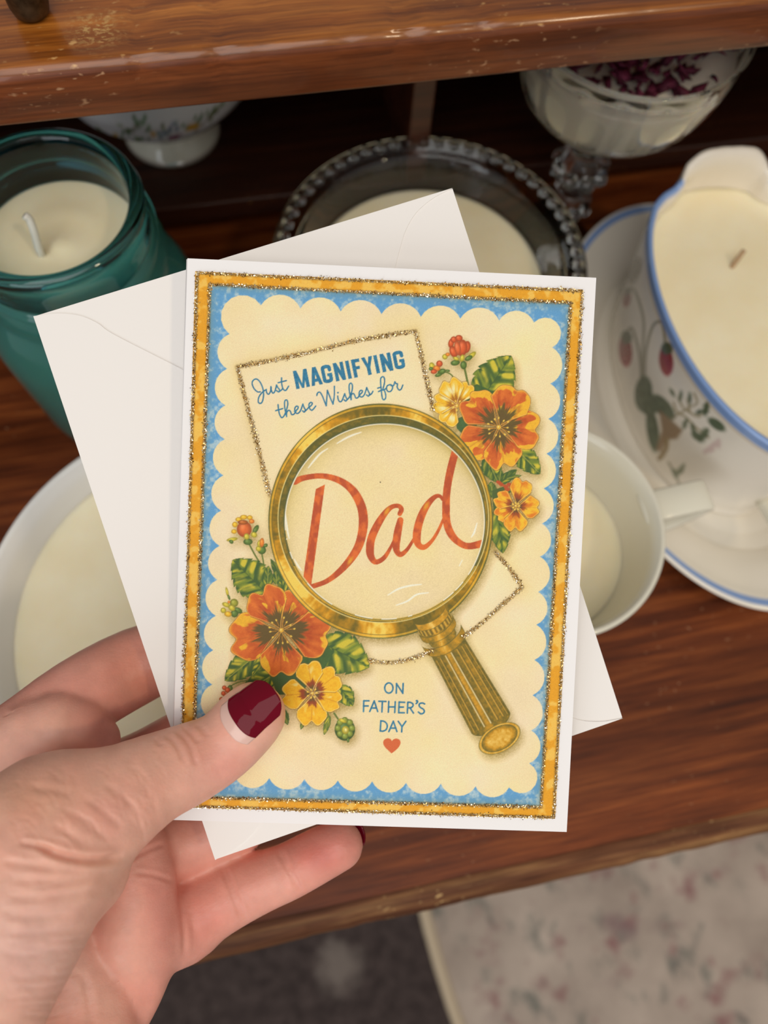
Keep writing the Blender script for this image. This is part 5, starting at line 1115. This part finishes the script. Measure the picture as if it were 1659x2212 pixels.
# skin colour: redder pads, fold lines and finger tips, plus painted index finger shade
base = np.tile(np.array((228., 173., 153.)), (n_, 1))
def tint(c, rx, ry, col, op, zr=(0, 999)):
    k = np.exp(-(((hx - c[0]) / rx) ** 2 + ((hy - c[1]) / ry) ** 2)) * op * sstep(zr[0] - 4, zr[0] + 4, hz) * (1 - sstep(zr[1] - 4, zr[1] + 4, hz)); base[:] = base * (1 - k[:, None]) + np.array(col, float) * k[:, None]
pinkish = (216, 138, 122)
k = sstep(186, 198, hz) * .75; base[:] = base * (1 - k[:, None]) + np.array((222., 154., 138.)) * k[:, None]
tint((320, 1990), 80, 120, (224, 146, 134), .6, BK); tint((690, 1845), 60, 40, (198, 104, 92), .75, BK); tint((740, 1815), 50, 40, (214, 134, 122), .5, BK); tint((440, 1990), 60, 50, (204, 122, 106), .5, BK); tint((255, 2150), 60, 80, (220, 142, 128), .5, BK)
tint((300, 1450), 90, 70, (196, 118, 92), .5, BK); tint((90, 1560), 90, 50, (190, 112, 92), .5, BK); tint((180, 1575), 60, 30, (176, 96, 84), .5, BK)  # shade on the index finger, painted as darker, browner skin
tint((480, 1660), 80, 60, (220, 150, 138), .5, TH); tint((250, 1760), 80, 60, (220, 156, 142), .5, TH); tint((60, 1720), 120, 60, (216, 156, 126), .5, TH); tint((60, 2050), 130, 120, (224, 184, 174), .7, TH); tint((420, 1600), 60, 40, (212, 140, 120), .4, TH)
rough_n = fbm(hx / 30, hy / 30, 3, 4); base *= (0.95 + .10 * rough_n)[:, None]; base[:, 1:] *= (0.97 + .06 * fbm(hx / 55, hy / 55, 14, 3))[:, None]
skin = vcol(new_mat('skin', (214, 160, 136), 0.42, spec=0.45, sss=0.30, sss_rad=(1.0, 0.36, 0.2), sss_scale=0.0028))
sk_n = noise(skin, 1.0, 3, 0.65, map_scale=(520, 900, 700)); sk_v = N(skin, 'ShaderNodeTexVoronoi'); sk_v.inputs['Scale'].default_value = 1400
tc_ = N(skin, 'ShaderNodeTexCoord'); L(skin, tc_.outputs['Object'], sk_v.inputs['Vector'])
bump(skin, mix(skin, ramp(skin, sk_n, [(0.2, 0.0), (0.8, 1.0)]), sk_v.outputs['Distance'], 0.35), 0.28, 0.00025)
L(skin, ramp(skin, sk_n, [(0.3, 0.34), (0.7, 0.52)]), BS(skin).inputs['Roughness'])
palm_c = P3(230, 1950, 195)
wd = EYE + (HV * 0.001) @ R.T - palm_c
hand = link('hand', wd, HF, skin, colors=lin(base), loc=tuple(palm_c))
tag(hand, 'left hand with dark red nail polish gripping the card and envelope from the lower left', 'person')

# ------------------------------------------------------------------ nails, laid on the skin
def sdf_pts(p): return hand_sdf(p[:, 0].astype(float), p[:, 1].astype(float), p[:, 2].astype(float))
def nail_surface(a, b, nrm, half, ns=40, nw=34, s0=0.0, s1=1.0, off=0.3, shape=None, free=0.0, w0=-1., w1=1.):
    """grid on the finger skin: s runs from cuticle to tip between axis points a, b; w runs around by +-half degrees from nrm"""
    ax = b - a; ln = np.linalg.norm(ax); ax = ax / ln; n0 = nrm - ax * (nrm @ ax); n0 /= np.linalg.norm(n0); bi = np.cross(ax, n0)
    s = np.linspace(0, 1, ns); q = np.linspace(w0, w1, nw); pts = []
    for si in s:
        for wi in q:
            s_loc = shape(si, wi) if shape else s0 + (s1 - s0) * si
            th = math.radians(half) * wi; d = n0 * math.cos(th) + bi * math.sin(th); pts.append((a + ax * ln * s_loc, d))
    o = np.array([p[0] for p in pts]); d = np.array([p[1] for p in pts]); t = np.full(len(o), 12.0)
    sl = (o - a) @ ax / ln; oc = o - ax[None, :] * (np.clip(sl - .80, 0, 9) * ln)[:, None]
    for _ in range(50): t = np.clip(t - np.clip(sdf_pts(oc + d * t[:, None]), -2, 2) * .7, 2, 16)
    t = t - 3.2 * np.clip(sl - .80, 0, 1) ** 1.7
    return o, d, t, ns, nw, ax
def nail_mesh(name, o, d, t, ns, nw, ax, mat, parent, off_top, thick, label):
    top = o + d * (t + off_top)[:, None]; bot = o + d * (t + off_top - thick)[:, None]; V = np.concatenate([top, bot]); n = ns * nw; Fq = []
    for i in range(ns - 1):
        for j in range(nw - 1):
            a = i * nw + j; Fq += [(a, a + 1, a + nw + 1, a + nw), (n + a, n + a + nw, n + a + nw + 1, n + a + 1)]
    for i in range(ns - 1):
        for j in (0, nw - 1): a = i * nw + j; Fq.append((a, a + nw, n + a + nw, n + a))
    for j in range(nw - 1):
        for i in (0, ns - 1): a = i * nw + j; Fq.append((a, n + a, n + a + 1, a + 1))
    wv = EYE + (V * 0.001) @ R.T - palm_c
    ob = link(name, wv, Fq, mat, parent); fix_normals(ob)
    if label: ob['label'] = label
    return ob
nail_m = new_mat('bare_nail', (222, 184, 172), 0.25, spec=0.5, sss=0.2, sss_scale=0.001, coat=0.3)
polish = new_mat('dark_red_polish', (104, 6, 28), 0.06, spec=0.18, coat=0.0)
ta, tb = cm(472, 1611, 187.3), cm(587, 1517, 188.0)
tn = np.array([-0.20, 0.235, -0.95])
def shp(lo, hi, ro, rt):
    def f(s, w): e = abs(w) ** 3; return (lo + ro * e) * (1 - s) + (hi - rt * e) * s
    return f
o1 = nail_surface(ta, tb, tn, 41, shape=shp(0.38, 1.22, 0.10, 0.16))
nl = nail_mesh('thumbnail', *o1, nail_m, hand, 0.35, 0.5, 'bare nail strip at the base of the thumbnail')
o2 = nail_surface(ta, tb, tn, 40.5, shape=shp(0.54, 1.235, 0.08, 0.16))
nail_mesh('nail_polish', *o2, polish, nl, 0.62, 0.4, 'glossy dark red polish')
pa, pb = cm(690, 1846, 212), cm(772, 1806, 211.5)
o3 = nail_surface(pa, pb, np.array([0.35, 0.25, 0.9]), 55, ns=20, nw=18, shape=shp(0.1, 1.10, 0.1, 0.12))
nail_mesh('fingernail', *o3, polish, hand, 0.3, 0.5, 'dark red little fingernail')
